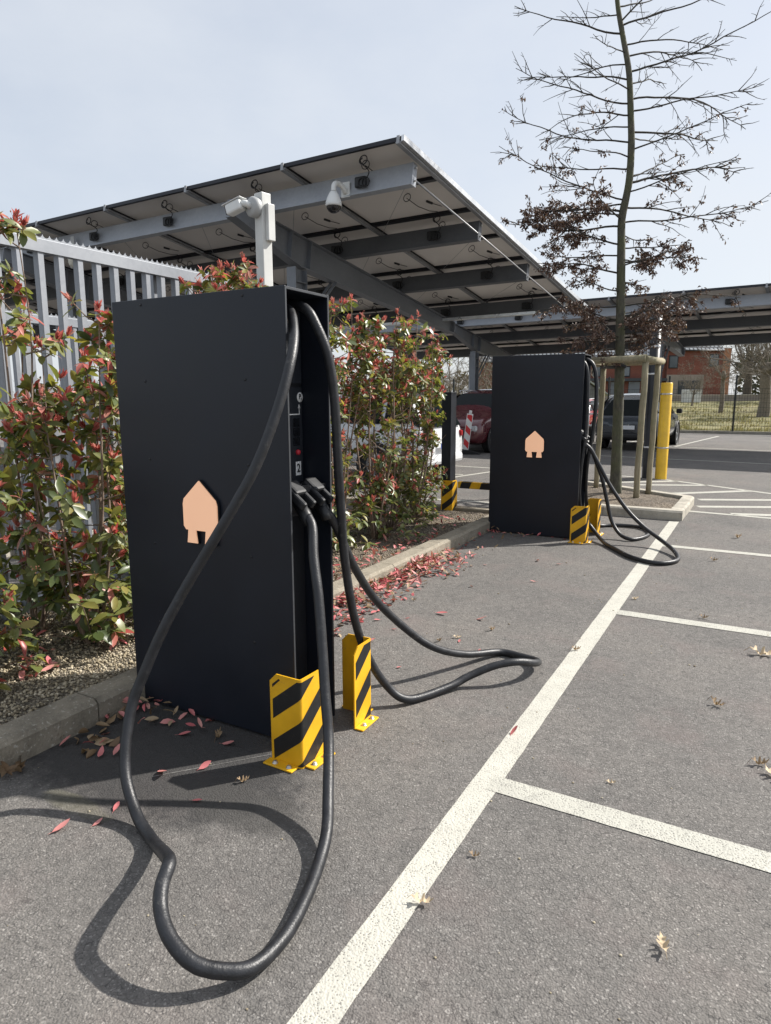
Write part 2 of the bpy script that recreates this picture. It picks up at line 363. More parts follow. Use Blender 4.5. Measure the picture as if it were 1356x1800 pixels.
# ------------------------------------------------------------------ mesh builder
class MB:
    def __init__(s): s.v = []; s.f = []; s.m = []; s.sm = []
    def add(s, vs, fs, mi=0, smooth=False):
        o = len(s.v); s.v.extend([tuple(p) for p in vs])
        for f in fs:
            s.f.append([i + o for i in f]); s.m.append(mi); s.sm.append(smooth)
    def box(s, a, b, mi=0, mtx=None):
        x0, y0, z0 = a; x1, y1, z1 = b
        vs = [(x0, y0, z0), (x1, y0, z0), (x1, y1, z0), (x0, y1, z0), (x0, y0, z1), (x1, y0, z1), (x1, y1, z1), (x0, y1, z1)]
        if mtx: vs = [mtx @ Vector(p) for p in vs]
        s.add(vs, [(0, 3, 2, 1), (4, 5, 6, 7), (0, 1, 5, 4), (1, 2, 6, 5), (2, 3, 7, 6), (3, 0, 4, 7)], mi)
    def rbox(s, a, b, r=.01, mi=0, mtx=None):
        """box with chamfered edges"""
        lo = Vector(a); hi = Vector(b); r = min(r, *[(hi[i] - lo[i]) * .45 for i in range(3)])
        bm = bmesh.new(); bmesh.ops.create_cube(bm, size=1)
        for v in bm.verts: v.co = Vector([lo[i] + (v.co[i] + .5) * (hi[i] - lo[i]) for i in range(3)])
        bmesh.ops.bevel(bm, geom=list(bm.edges), offset=r, segments=2, affect='EDGES', profile=.5)
        bm.verts.index_update()
        vs = [v.co.copy() for v in bm.verts]
        if mtx: vs = [mtx @ p for p in vs]
        s.add(vs, [[v.index for v in f.verts] for f in bm.faces], mi)
        bm.free()
    def tube(s, pts, rad, n=8, mi=0, cap=True, smooth=True, flat=1.):
        pts = [Vector(p) for p in pts]
        k = len(pts)
        if not hasattr(rad, '__len__'): rad = [rad] * k
        T = []
        for i in range(k):
            t = (pts[min(i + 1, k - 1)] - pts[max(i - 1, 0)])
            if t.length < 1e-9: t = Vector((0, 0, 1))
            T.append(t.normalized())
        up = Vector((0, 0, 1)) if abs(T[0].z) < .9 else Vector((1, 0, 0))
        u = T[0].cross(up).normalized()
        vs = []
        for i in range(k):
            u = (u - T[i] * u.dot(T[i]))
            if u.length < 1e-6: u = T[i].orthogonal()
            u.normalize(); w = T[i].cross(u)
            for j in range(n):
                a = 2 * pi * j / n
                vs.append(pts[i] + (u * cos(a) + w * sin(a) * flat) * rad[i])
        fs = []
        for i in range(k - 1):
            for j in range(n):
                fs.append((i * n + j, i * n + (j + 1) % n, (i + 1) * n + (j + 1) % n, (i + 1) * n + j))
        s.add(vs, fs, mi, smooth)
        if cap:
            o = len(s.v) - len(vs)
            s.f.append([o + j for j in range(n)][::-1]); s.m.append(mi); s.sm.append(False)
            s.f.append([o + (k - 1) * n + j for j in range(n)]); s.m.append(mi); s.sm.append(False)
    def lathe(s, prof, n=20, mi=0, mtx=None, smooth=True):
        """profile list of (r,z)"""
        vs = []
        for r, z in prof:
            for j in range(n):
                a = 2 * pi * j / n; p = Vector((r * cos(a), r * sin(a), z))
                vs.append(mtx @ p if mtx else p)
        fs = []
        for i in range(len(prof) - 1):
            for j in range(n):
                fs.append((i * n + j, i * n + (j + 1) % n, (i + 1) * n + (j + 1) % n, (i + 1) * n + j))
        s.add(vs, fs, mi, smooth)
    def prism(s, poly, d, mi=0, mtx=None):
        """extrude a 2-D polygon (x,y) by d in z"""
        n = len(poly)
        vs = [Vector((p[0], p[1], 0)) for p in poly] + [Vector((p[0], p[1], d)) for p in poly]
        if mtx: vs = [mtx @ p for p in vs]
        fs = [list(range(n))[::-1], list(range(n, 2 * n))] + [(i, (i + 1) % n, n + (i + 1) % n, n + i) for i in range(n)]
        s.add(vs, fs, mi)
    def build(s, name, mats, parent=None, base=None, loc=None):
        me = bpy.data.meshes.new(name)
        b = Vector(base) if base is not None else None
        me.from_pydata([tuple(Vector(p) - b) for p in s.v] if b is not None else s.v, [], s.f)
        if not isinstance(mats, (list, tuple)): mats = [mats]
        for m in mats: me.materials.append(m)
        me.polygons.foreach_set('material_index', s.m)
        me.polygons.foreach_set('use_smooth', s.sm)
        me.update()
        bm = bmesh.new(); bm.from_mesh(me)
        o = bpy.data.objects.new(name, me); bm.free()
        COL.objects.link(o)
        if parent: o.parent = parent
        elif b is not None: o.location = b
        if loc is not None: o.location = loc
        return o

def tag(o, label=None, cat=None, group=None, kind=None):
    if label: o['label'] = label
    if cat: o['category'] = cat
    if group: o['group'] = group
    if kind: o['kind'] = kind
    return o
def thing(name, loc, label, cat, group=None, rz=0):
    o = bpy.data.objects.new(name, None); COL.objects.link(o)
    o.location = loc; o.rotation_euler = (0, 0, rz); o.empty_display_size = .2
    return tag(o, label, cat, group)
def dup(o, parent=None):
    c = o.copy(); COL.objects.link(c)
    if parent: c.parent = parent
    for ch in [x for x in SC.objects if x.parent == o]: dup(ch, c)
    return c
def catmull(pts, seg=8):
    P = [Vector(p) for p in pts]; P = [P[0] * 2 - P[1]] + P + [P[-1] * 2 - P[-2]]
    out = []
    for i in range(1, len(P) - 2):
        a, b, c, d = P[i - 1:i + 3]
        for k in range(seg):
            t = k / seg
            out.append(.5 * ((2 * b) + (c - a) * t + (2 * a - 5 * b + 4 * c - d) * t * t + (3 * b - a - 3 * c + d) * t ** 3))
    out.append(P[-2]); return out
def clip_poly(poly, x0, x1, y0, y1):
    def cl(P, ins, inter):
        o = []
        for i in range(len(P)):
            a, b = P[i - 1], P[i]
            if ins(b):
                if not ins(a): o.append(inter(a, b))
                o.append(b)
            elif ins(a): o.append(inter(a, b))
        return o
    def ix(c): return lambda a, b: (c, a[1] + (b[1] - a[1]) * (c - a[0]) / (b[0] - a[0]))
    def iy(c): return lambda a, b: (a[0] + (b[0] - a[0]) * (c - a[1]) / (b[1] - a[1]), c)
    for ins, inter in ((lambda p: p[0] >= x0 - 1e-9, ix(x0)), (lambda p: p[0] <= x1 + 1e-9, ix(x1)), (lambda p: p[1] >= y0 - 1e-9, iy(y0)), (lambda p: p[1] <= y1 + 1e-9, iy(y1))):
        if not poly: return []
        poly = cl(poly, ins, inter)
    return poly
def text_mesh(body, size, mtx, extrude=.0006, bold=.0):
    cu = bpy.data.curves.new('lettering', 'FONT'); cu.body = body; cu.size = size; cu.extrude = extrude; cu.offset = bold
    cu.align_x = 'CENTER'; cu.align_y = 'CENTER'
    ob = bpy.data.objects.new('lettering', cu); COL.objects.link(ob)
    dg = bpy.context.evaluated_depsgraph_get(); dg.update()
    me = ob.evaluated_get(dg).to_mesh()
    vs = [mtx @ v.co for v in me.vertices]; fs = [list(p.vertices) for p in me.polygons]
    ob.evaluated_get(dg).to_mesh_clear()
    bpy.data.objects.remove(ob); bpy.data.curves.remove(cu)
    return vs, fs

# ------------------------------------------------------------------ camera, sun and sky
cam = bpy.data.cameras.new('camera'); co = bpy.data.objects.new('camera', cam); COL.objects.link(co)
YAW, PIT, ROLL, H = .5067, .1697, -.0020, 1.557
cam.sensor_fit = 'VERTICAL'; cam.sensor_height = 36; cam.lens = 36 * 1184.08 / 1800
cam.clip_end = 2000; cam.clip_start = .05
fw = Vector((-sin(YAW) * cos(PIT), cos(YAW) * cos(PIT), -sin(PIT)))
rt = Vector((cos(YAW), sin(YAW), 0)); up = rt.cross(fw)
r2 = rt * cos(ROLL) + up * sin(ROLL); u2 = -rt * sin(ROLL) + up * cos(ROLL)
co.matrix_world = Matrix((( r2.x, u2.x, -fw.x, 0), (r2.y, u2.y, -fw.y, 0), (r2.z, u2.z, -fw.z, H), (0, 0, 0, 1)))
SC.camera = co

SUN_EL, SUN_AZ = radians(41), atan2(.66, .75)
sun = bpy.data.lights.new('sun', 'SUN'); so = bpy.data.objects.new('sun', sun); COL.objects.link(so)
sun.energy = 4.8; sun.angle = radians(.9); sun.color = (1, .955, .89)
sd = Vector((sin(SUN_AZ) * cos(SUN_EL), cos(SUN_AZ) * cos(SUN_EL), sin(SUN_EL)))
so.rotation_euler = sd.to_track_quat('Z', 'Y').to_euler(); so.location = (20, 20, 30)
w = bpy.data.worlds.new('World'); SC.world = w; w.use_nodes = True
nt = w.node_tree; L = nt.links; bg = nt.nodes['Background']
sky = nt.nodes.new('ShaderNodeTexSky'); sky.sky_type = 'NISHITA'; sky.sun_disc = False
sky.sun_elevation = SUN_EL; sky.sun_rotation = SUN_AZ; sky.air_density = 1.0; sky.dust_density = 2.0; sky.ozone_density = 1.2
tc = nt.nodes.new('ShaderNodeTexCoord'); mp = nt.nodes.new('ShaderNodeMapping'); mp.inputs['Scale'].default_value = (1, 1, 2.2)
L.new(tc.outputs['Generated'], mp.inputs['Vector'])
veil = noise_tex(nt, L, mp.outputs['Vector'], 1.5, 7, .55)
vf = ramp(nt, veil, [(.28, (.5, .5, .5)), (.72, (.9, .9, .9))], L)
skyc = mixc(nt, L, vf, sky.outputs['Color'], (5.45, 5.72, 6.1))
L.new(skyc, bg.inputs['Color']); bg.inputs['Strength'].default_value = .1
SC.view_settings.view_transform = 'Standard'; SC.view_settings.look = 'None'
SC.view_settings.exposure = .62; SC.view_settings.gamma = 1
SC.cycles.max_bounces = 6; SC.cycles.diffuse_bounces = 3; SC.cycles.transparent_max_bounces = 6
SC.cycles.use_denoising = True

# ------------------------------------------------------------------ the ground
b = MB(); b.add([(-150, -60, 0), (150, -60, 0), (150, 31.6, 0), (-150, 31.6, 0)], [(0, 1, 2, 3)])
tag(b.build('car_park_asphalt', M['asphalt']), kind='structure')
def hill(x, y):
    t = max(0, min(1, (y - 31.6) / 45)); s = t * t * (3 - 2 * t)
    return 1.25 * s + (.1 * noise.noise((x * .25, y * .25, 0)) + .05 * noise.noise((x * .9, y * .9, 3))) * min(1, (y - 31.6) / 2.5)
b = MB(); nx, ny = 90, 90
for j in range(ny + 1):
    y = 31.6 + 90 * (j / ny) ** 1.6
    for i in range(nx + 1):
        x = -60 + 110 * i / nx
        b.v.append((x, y, hill(x, y) + .004))
for j in range(ny):
    for i in range(nx):
        b.f.append([j * (nx + 1) + i, j * (nx + 1) + i + 1, (j + 1) * (nx + 1) + i + 1, (j + 1) * (nx + 1) + i]); b.m.append(0); b.sm.append(True)
tag(b.build('meadow', M['meadow']), kind='structure')
b = MB(); b.add([(-1500, -1500, -.3), (1500, -1500, -.3), (1500, 1500, -.3), (-1500, 1500, -.3)], [(0, 1, 2, 3)])
tag(b.build('terrain', M['meadow']), kind='structure')

def strip(mb, x0, y0, x1, y1, wd, z=.002, mi=0, jag=.0012):
    d = Vector((x1 - x0, y1 - y0)); n = max(2, int(d.length / .06)); n = min(n, 160); q = Vector((-d.y, d.x)).normalized() * wd / 2
    vs = []
    for i in range(n + 1):
        p = Vector((x0, y0)) + d * i / n
        a, c = R.uniform(-jag, jag), R.uniform(-jag, jag)
        vs += [(p.x + q.x * (1 + a / wd * 2), p.y + q.y * (1 + a / wd * 2), z), (p.x - q.x * (1 + c / wd * 2), p.y - q.y * (1 + c / wd * 2), z)]
    mb.add(vs, [(2 * i, 2 * i + 1, 2 * i + 3, 2 * i + 2) for i in range(n)], mi)
b = MB(); strip(b, -.868, -3, -.868, 9.05, .113)
tag(b.build('long_bay_line', M['paint']), kind='structure')
for y0, tilt in ((-.1, 0), (2.416, 0), (4.955, 0), (7.5, 0)):
    b = MB(); strip(b, -.81 if y0 != 2.416 else -.855, y0, 4.5, y0 + tilt, .113, z=.003)
    tag(b.build('bay_divider_line', M['paint_old']), kind='structure')
# hatched corner
b = MB()
strip(b, -.79, 9.98, 3.0, 9.6, .1); strip(b, -2.9, 14.0, -1.55, 13.62, .1); strip(b, -1.5, 13.6, 3.2, 10.4, .1)
for (xa, ya, xb, yb) in ((-.34, 9.98, 2.6, 12.2 - 1.35), (-.78, 10.42, 1.6, 11.55), (-.82, 11.15, .9, 11.98), (-1.4, 11.5, -.1, 12.62), (-1.9, 12.55, -.75, 13.08), (-2.6, 12.5, -1.3, 13.46)):
    d = Vector((xb - xa, yb - ya)).normalized()
    strip(b, xa + d.x * .08, ya + d.y * .08, xb, yb, .16)
tag(b.build('hatched_marking', M['paint_old']), kind='structure')
# bays on the far side of the lane and behind the hedge
b = MB(); strip(b, -14, 19.6, 8, 17.0, .1); strip(b, -14, 25.0, 6, 21.1, .1)
for x in (-12.0, -9.3, -6.6, -4.1, -2.35, .6, 3.2): strip(b, x, 22.6 - .195 * (x + 2), x + .9, 29.5, .1)
tag(b.build('far_bay_line', M['paint_old']), kind='structure')
b = MB(); strip(b, -5.6, 10.4, -4.75, 13.9, .1); strip(b, -7.4, 14.25, -4.6, 14.0, .1); strip(b, -4.6, 9.3, -3.0, 9.45, .1); strip(b, -6.3, 12.4, -5.2, 12.6, .09)
tag(b.build('covered_bay_line', M['paint_old']), kind='structure')
# saw-cut seam
b = MB(); strip(b, -2.1, 1.78, -1.77, 2.17, .0035, z=.0015, jag=.001)
tag(b.build('asphalt_seam', mat('seam_filler', (.2, .195, .185), .9, 0, .4, 40)), kind='structure')

# planting bed and its kerb
b = MB(); nx, ny = 24, 150
for j in range(ny + 1):
    for i in range(nx + 1):
        x = -4.7 + 1.86 * i / nx; y = -3 + 11.1 * j / ny
        b.v.append((x, y, .085 + .018 * noise.noise((x * 2.2, y * 2.2, 1)) + .01 * noise.noise((x * 7, y * 7, 5))))
for j in range(ny):
    for i in range(nx):
        y = -3 + 11.1 * j / ny
        b.f.append([j * (nx + 1) + i, j * (nx + 1) + i + 1, (j + 1) * (nx + 1) + i + 1, (j + 1) * (nx + 1) + i]); b.m.append(0 if y < 3.6 + .5 * noise.noise((y, i * .4, 2)) else 1); b.sm.append(True)
tag(b.build('planting_bed', [M['gravel'], M['mulch']]), kind='structure')
def kerb_stone(mb, p, q, wd, h=.125, mi=0, cham=.022, inward=1):
    """one stone from p to q; outer (road) face on the line, width towards the left of p>q times inward"""
    p = Vector(p); q = Vector(q); d = (q - p).normalized(); n = Vector((-d.y, d.x)) * inward
    prof = [(0, -.05), (0, h - cham), (cham, h), (wd - .008, h), (wd, h - .01), (wd, -.05)]
    k = max(2, int((q - p).length / .12)); vs = []
    for i in range(k + 1):
        c = p + (q - p) * i / k
        for a, z in prof:
            jz = .003 * noise.noise((c.x * 6 + a * 9, c.y * 6, z * 9)); ja = .004 * noise.noise((c.x * 5, c.y * 5, z * 14 + 3))
            vs.append((c.x + n.x * (a + ja), c.y + n.y * (a + ja), z + jz))
    m = len(prof)
    fs = [(i * m + j, (i + 1) * m + j, (i + 1) * m + j + 1, i * m + j + 1) for i in range(k) for j in range(m - 1)]
    fs += [list(range(m)), list(range(k * m, k * m + m))[::-1]]
    mb.add(vs, fs, mi)
b = MB(); y = -3.02
while y < 8.0:
    y1 = min(y + .995, 8.05); kerb_stone(b, (-2.685 + R.uniform(-.004, .004), y), (-2.685 + R.uniform(-.004, .004), y1), .165, inward=1); y = y1 + .007
x = -2.69
for _ in range(3): kerb_stone(b, (x - .16 if _ == 0 else x, 8.22), (x - .99, 8.22), .165, inward=1); x -= .997
tag(b.build('bed_kerb', M['kerb_pale'] if 0 else concrete_mat('lichened_kerb', (.25, .22, .17), .6)), kind='structure')
# tree pit
pit = [(-2.72, 9.12), (-.785, 9.12), (-.77, 10.65), (-2.72, 11.9)]
b = MB(); n = 26
for j in range(n + 1):
    for i in range(n + 1):
        u, v = i / n, j / n
        x = -2.7 + u * 1.78; y = 9.27 + v * ((10.62 + (1 - u) * 1.18) - 9.27)
        b.v.append((x, y, .075 + .05 * sin(pi * u) * sin(pi * v) + .018 * noise.noise((x * 5, y * 5, 2))))
for j in range(n):
    for i in range(n):
        b.f.append([j * (n + 1) + i, j * (n + 1) + i + 1, (j + 1) * (n + 1) + i + 1, (j + 1) * (n + 1) + i]); b.m.append(0); b.sm.append(True)
tag(b.build('tree_pit_mulch', M['mulch']), kind='structure')
b = MB()
for p, q in (((-2.72, 9.12), (-1.76, 9.12)), ((-1.753, 9.12), (-.785, 9.12)), ((-.785, 9.285), (-.775, 9.96)), ((-.775, 9.967), (-.77, 10.6)), ((-.79, 10.66), (-1.7, 11.24)), ((-1.706, 11.245), (-2.6, 11.82))):
    kerb_stone(b, p, q, .16, inward=1)
tag(b.build('tree_pit_kerb', M['kerb_pale']), kind='structure')
b = MB(); b.box((-30, 31.42, -.02), (30, 31.6, .12)); tag(b.build('fence_kerb', M['kerb']), kind='structure')

# loose pebbles lying on the bed near the front (nobody could count them)
b = MB()
phi = (1 + sqrt(5)) / 2
ico_v = [Vector(p).normalized() for p in ((-1, phi, 0), (1, phi, 0), (-1, -phi, 0), (1, -phi, 0), (0, -1, phi), (0, 1, phi), (0, -1, -phi), (0, 1, -phi), (phi, 0, -1), (phi, 0, 1), (-phi, 0, -1), (-phi, 0, 1))]
ico_f = [(0, 11, 5), (0, 5, 1), (0, 1, 7), (0, 7, 10), (0, 10, 11), (1, 5, 9), (5, 11, 4), (11, 10, 2), (10, 7, 6), (7, 1, 8), (3, 9, 4), (3, 4, 2), (3, 2, 6), (3, 6, 8), (3, 8, 9), (4, 9, 5), (2, 4, 11), (6, 2, 10), (8, 6, 7), (9, 8, 1)]
for k in range(9500):
    x = R.uniform(-4.2, -2.86); y = R.uniform(1.2, 3.7) if k < 7800 else R.uniform(3.7, 8.0)
    r = R.uniform(.005, .0105); z = .088 + .018 * noise.noise((x * 2.2, y * 2.2, 1)) + .01 * noise.noise((x * 7, y * 7, 5)) + r * .3
    mt = Matrix.Rotation(R.uniform(0, 6), 3, Vector((R.random(), R.random(), R.random() + .1)).normalized())
    sc = Vector((1, R.uniform(.7, 1), R.uniform(.55, .85)))
    b.add([(mt @ Vector((p.x * sc.x, p.y * sc.y, p.z * sc.z))) * r + Vector((x, y, z)) for p in ico_v], ico_f, 0, True)
tag(b.build('loose_gravel', M['pebble']), label='small beige pebbles covering the planting bed beside the kerb', cat='gravel', kind='stuff')
# ------------------------------------------------------------------ chargers
def charger(name, loc, label, first):
    """cabinet open to +x; loc is the foot of the middle of the near (-y) panel edge x2; local axes = world axes"""
    t = thing(name, loc, label, 'EV charger')
    W_, D_, Hc = 1.02, .318, 2.0; x1 = -W_
    def mb(): return MB()
    th = .012
    # two big side panels, each with screw heads
    for k, (ya, yb) in enumerate(((0, th), (D_ - th, D_))):
        b = MB(); b.rbox((x1, ya, .012), (0, yb, Hc), .0025)
        p = b.build('side_panel', M['charger'], t)
        yy = ya - .0005 if k == 0 else yb + .0005
        for px in (.195, .8):
            for z in (1.975, 1.63, 1.265, .855, .455):
                mtx = Matrix.Translation((x1 + px + (.0 if k == 0 else .01), yy, z)) @ Matrix.Rotation(radians(90 if k == 0 else -90), 4, 'X')
                s = MB(); s.lathe([(.0001, .003), (.0045, .0028), (.0065, .001), (.0068, 0)], 10, 0, mtx)
                s.build('panel_screw', M['charger_in'], p)
        e = MB(); e.box((.0003, ya + .001, .014), (.0012, yb - .001, Hc - .002)); e.build('bare_edge', M['edge'], p)
    b = MB(); b.rbox((x1 + .002, th + .0005, Hc - .014), (-.001, D_ - th - .0005, Hc - .002), .002); tp = b.build('roof_panel', M['charger'], t)
    e = MB(); e.box((-.001, th, Hc - .0125), (.0002, D_ - th, Hc - .0035)); e.build('bare_edge', M['edge'], tp)
    xi = -.15
    b = MB(); b.rbox((x1 + .01, th + .002, .03), (xi, D_ - th - .002, Hc - .02), .004); b.build('inner_cabinet', M['charger_in'], t)
    b = MB(); b.rbox((x1 + .02, .02, 0), (-.06, D_ - .02, .032), .003); b.build('plinth', M['charger_in'], t)
    # console
    yc = D_ / 2
    b = MB(); b.rbox((xi + .001, .02, 1.1), (xi + .007, D_ - .02, 1.6), .002); con = b.build('console', M['panel_dark'], t)
    b = MB(); b.rbox((xi + .001, .02, 1.615), (xi + .007, D_ - .02, 1.93), .002); b.build('upper_door', M['panel_dark'], t)
    ys = .262
    XM = lambda y, z, d=.008: Matrix(((0, 0, 1, xi + d), (1, 0, 0, y), (0, 1, 0, z), (0, 0, 0, 1)))
    if first:
        for yy, word in ((ys + .02, 'P'), (.175, 'P')):
            b = MB(); b.lathe([(.0001, .001), (.022, .001), (.0225, 0)], 28, 0, XM(yy, 1.555)); b.build('parking_symbol', M['white'], con)
            vs, fs = text_mesh(word, .032, XM(yy - .002, 1.557, .0096), bold=.001)
            b = MB(); b.add(vs, fs); b.tube([(xi + .0096, yy + .007, 1.549), (xi + .0096, yy + .013, 1.545), (xi + .0096, yy + .011, 1.54)], .0016, 5)
            b.build('parking_letter', M['ink'], con)
        b = MB()
        for (ya, za), (yb, zb) in (((.19, 1.478), (.277, 1.478)), ((.2745, 1.478), (.2745, 1.508))):
            b.box((xi + .0072, min(ya, yb) - (.002 if ya == yb else 0), min(za, zb) - .0025), (xi + .0082, max(ya, yb) + .002, max(za, zb) + .0025))
        b.prism([(.2655, 1.505), (.2835, 1.505), (.2745, 1.524)], .001, 0, Matrix(((0, 0, 1, xi + .0072), (1, 0, 0, 0), (0, 1, 0, 0), (0, 0, 0, 1))))
        b.build('arrow_mark', M['white'], con)
        b = MB(); b.rbox((xi + .0072, .238, 1.198), (xi + .0092, .278, 1.262), .0015); pl = b.build('number_plate', M['white'], con)
        vs, fs = text_mesh('2', .055, XM(.258, 1.23, .0098), bold=.0012)
        b = MB(); b.add(vs, fs); b.build('number', M['ink'], pl)
        b = MB(); b.lathe([(.0001, .012), (.01, .011), (.0125, .006), (.013, 0)], 20, 0, XM(.255, 1.305, .0075)); b.build('red_button', M['red_btn'], con)
    for k in range(3):
        z0 = 1.335 + k * .043
        b = MB(); b.rbox((xi + .0072, .226, z0), (xi + .0095, .274, z0 + .039), .001); b.build('display', M['screen'], con)
    # holster shelf with two connectors
    b = MB(); b.rbox((xi + .002, .0125, 1.02), (-.1, D_ - .0125, 1.165), .006)
    b.prism([(-.1, 1.03), (-.02, 1.14), (-.02, 1.165), (-.1, 1.165)], D_ - .026, 0, Matrix(((1, 0, 0, 0), (0, 0, 1, .013), (0, 1, 0, 0), (0, 0, 0, 1))))
    b.build('holster_shelf', M['charger_in'], t)
    for k, yk in enumerate((.085, .225)):
        b = MB()
        rot = Matrix.Translation((-.045, yk, 1.155)) @ Matrix.Rotation(radians(38), 4, 'Y')
        for s in (-.034, .034): b.rbox((-.03, s - .0115, -.02), (.108, s + .0115, .02), .009, 0, rot)
        b.rbox((-.035, -.04, -.02), (.045, .04, .03), .012, 0, rot)
        b.rbox((.03, -.024, -.05), (.10, .024, -.01), .012, 0, rot)
        b.tube([rot @ Vector((.07, 0, -.03)), rot @ Vector((.135, 0, -.052)), rot @ Vector((.155, 0, -.066))], [.03, .0265, .0235], 12)
        b.build('connector', M['plastic'], t)
    # strain relief up in the roof
    for yk in (.09, .2):
        b = MB(); b.lathe([(.026, 0), (.03, .004), (.03, .018), (.024, .022), (.024, .05), (.02, .055)], 16, 0, Matrix.Translation((-.15, yk, 1.905)) @ Matrix.Rotation(radians(90), 4, 'Y'))
        b.build('cable_gland', M['bolt'], t)
    # emblem
    ex, ez = -.498, 0
    pts = [(0, 1.181), (.097, 1.094), (.104, 1.07), (.104, .966), (.09, .949), (.077, .949), (.085, .888), (.023, .888), (.031, .949), (-.031, .949), (-.023, .888), (-.085, .888), (-.077, .949), (-.09, .949), (-.104, .966), (-.104, 1.07), (-.097, 1.094)]
    fx = Matrix(((1, 0, 0, ex), (0, 0, -1, -.004), (0, 1, 0, 0), (0, 0, 0, 1)))
    b = MB(); cx, cz = 0, 1.035
    b.prism([((x - cx) * 1.035 + cx, (z - cz) * 1.03 + cz) for x, z in pts], .012, 0, fx); em = b.build('emblem_backing', M['charger_in'], t)
    fx2 = Matrix(((1, 0, 0, ex), (0, 0, -1, -.0165), (0, 1, 0, 0), (0, 0, 0, 1)))
    b = MB(); b.prism(pts, .006, 0, fx2); b.build('emblem', M['emblem'], em)
    return t
def hose(name, t, pts, rad=.021, seg=9):
    P = catmull(pts, seg)
    b = MB()
    L_ = len(P)
    rr = [rad * (1 + .03 * noise.noise((i * .5, 3, 1))) for i in range(L_)]
    b.tube(P, rr, 14)
    base = t.location
    o = b.build(name, M['rubber'], t, base=base); o.location = (0, 0, 0)
    return o
c1 = charger('ev_charger', (-1.7205, 2.267, 0), 'nearest tall anthracite charging cabinet with number 2 plate and long looped cables', True)
c2 = charger('ev_charger', (-1.686, 7.356, 0), 'farther anthracite charging cabinet standing beside the tied young tree', False)
# first hose: from the roof, in front of the near panel, loop on the ground, back up to the near connector
hose('charging_cable', c1, [(-1.9, 2.40, 1.925), (-1.835, 2.40, 1.93), (-1.775, 2.38, 1.905), (-1.696, 2.29, 1.802), (-1.652, 2.2, 1.684), (-1.658, 2.12, 1.508), (-1.701, 2.03, 1.291), (-1.784, 1.95, 1.095),
     (-1.899, 1.87, .872), (-1.984, 1.79, .673), (-2.044, 1.73, .494), (-2.074, 1.675, .344), (-2.022, 1.589, .161), (-1.902, 1.529, .045), (-1.765, 1.474, .024),
     (-1.64, 1.402, .075), (-1.51, 1.31, .160), (-1.423, 1.247, .205), (-1.394, 1.19, .18), (-1.356, 1.149, .147), (-1.286, 1.115, .115), (-1.202, 1.112, .08), (-1.133, 1.155, .052), (-1.088, 1.22, .034),
     (-1.085, 1.35, .024), (-1.12, 1.5, .024), (-1.175, 1.66, .03), (-1.22, 1.77, .06), (-1.285, 1.876, .108), (-1.38, 2.025, .239), (-1.439, 2.093, .387), (-1.488, 2.15, .549), (-1.544, 2.21, .74), (-1.606, 2.27, .889), (-1.652, 2.33, 1.0), (-1.69, 2.352, 1.045)])
# second hose: from the roof on the far side, loop on the asphalt, back up to the far connector
hose('charging_cable', c1, [(-1.9, 2.46, 1.93), (-1.82, 2.455, 1.95), (-1.742, 2.45, 1.923), (-1.698, 2.46, 1.85), (-1.658, 2.48, 1.731), (-1.642, 2.5, 1.55), (-1.642, 2.52, 1.3), (-1.647, 2.55, 1.038), (-1.664, 2.6, .813), (-1.654, 2.66, .518), (-1.623, 2.73, .297),
     (-1.561, 2.82, .111), (-1.47, 2.89, .028), (-1.35, 3.12, .03), (-1.28, 3.235, .062), (-1.169, 3.331, .109), (-1.069, 3.414, .121), (-1.006, 3.53, .085), (-1.03, 3.66, .045), (-1.15, 3.73, .026), (-1.288, 3.74, .024), (-1.403, 3.496, .072), (-1.50, 3.27, .17),
     (-1.60, 3.13, .30), (-1.69, 2.95, .5), (-1.697, 2.75, .719), (-1.681, 2.6, .906), (-1.678, 2.53, 1.0), (-1.69, 2.492, 1.045)])
# hoses of the far cabinet
hose('charging_cable', c2, [(-1.86, 7.45, 1.93), (-1.74, 7.44, 1.93), (-1.68, 7.43, 1.86), (-1.655, 7.42, 1.7), (-1.65, 7.42, 1.4), (-1.66, 7.43, 1.1), (-1.69, 7.44, .8), (-1.70, 7.46, .5), (-1.66, 7.48, .28), (-1.52, 7.46, .10), (-1.36, 7.22, .03), (-1.218, 7.005, .024), (-1.003, 6.698, .024), (-.781, 6.56, .024), (-.64, 6.66, .024), (-.6, 6.86, .024), (-.68, 7.12, .05),
     (-.84, 7.36, .10), (-1.02, 7.46, .2), (-1.2, 7.5, .36), (-1.38, 7.5, .6), (-1.52, 7.48, .85), (-1.6, 7.46, .99), (-1.655, 7.441, 1.045)])
hose('charging_cable', c2, [(-1.86, 7.54, 1.93), (-1.72, 7.54, 1.95), (-1.63, 7.54, 1.88), (-1.59, 7.54, 1.7), (-1.585, 7.54, 1.45), (-1.61, 7.56, 1.15), (-1.66, 7.6, .8), (-1.68, 7.72, .4), (-1.66, 7.95, .12), (-1.6, 8.2, .026), (-1.43, 8.33, .024), (-1.175, 8.33, .024), (-1.03, 8.117, .024), (-1.03, 7.79, .024), (-1.137, 7.56, .024), (-1.27, 7.6, .06),
     (-1.38, 7.66, .2), (-1.44, 7.66, .42), (-1.5, 7.64, .66), (-1.58, 7.61, .88), (-1.63, 7.59, 1.0), (-1.655, 7.581, 1.045)])

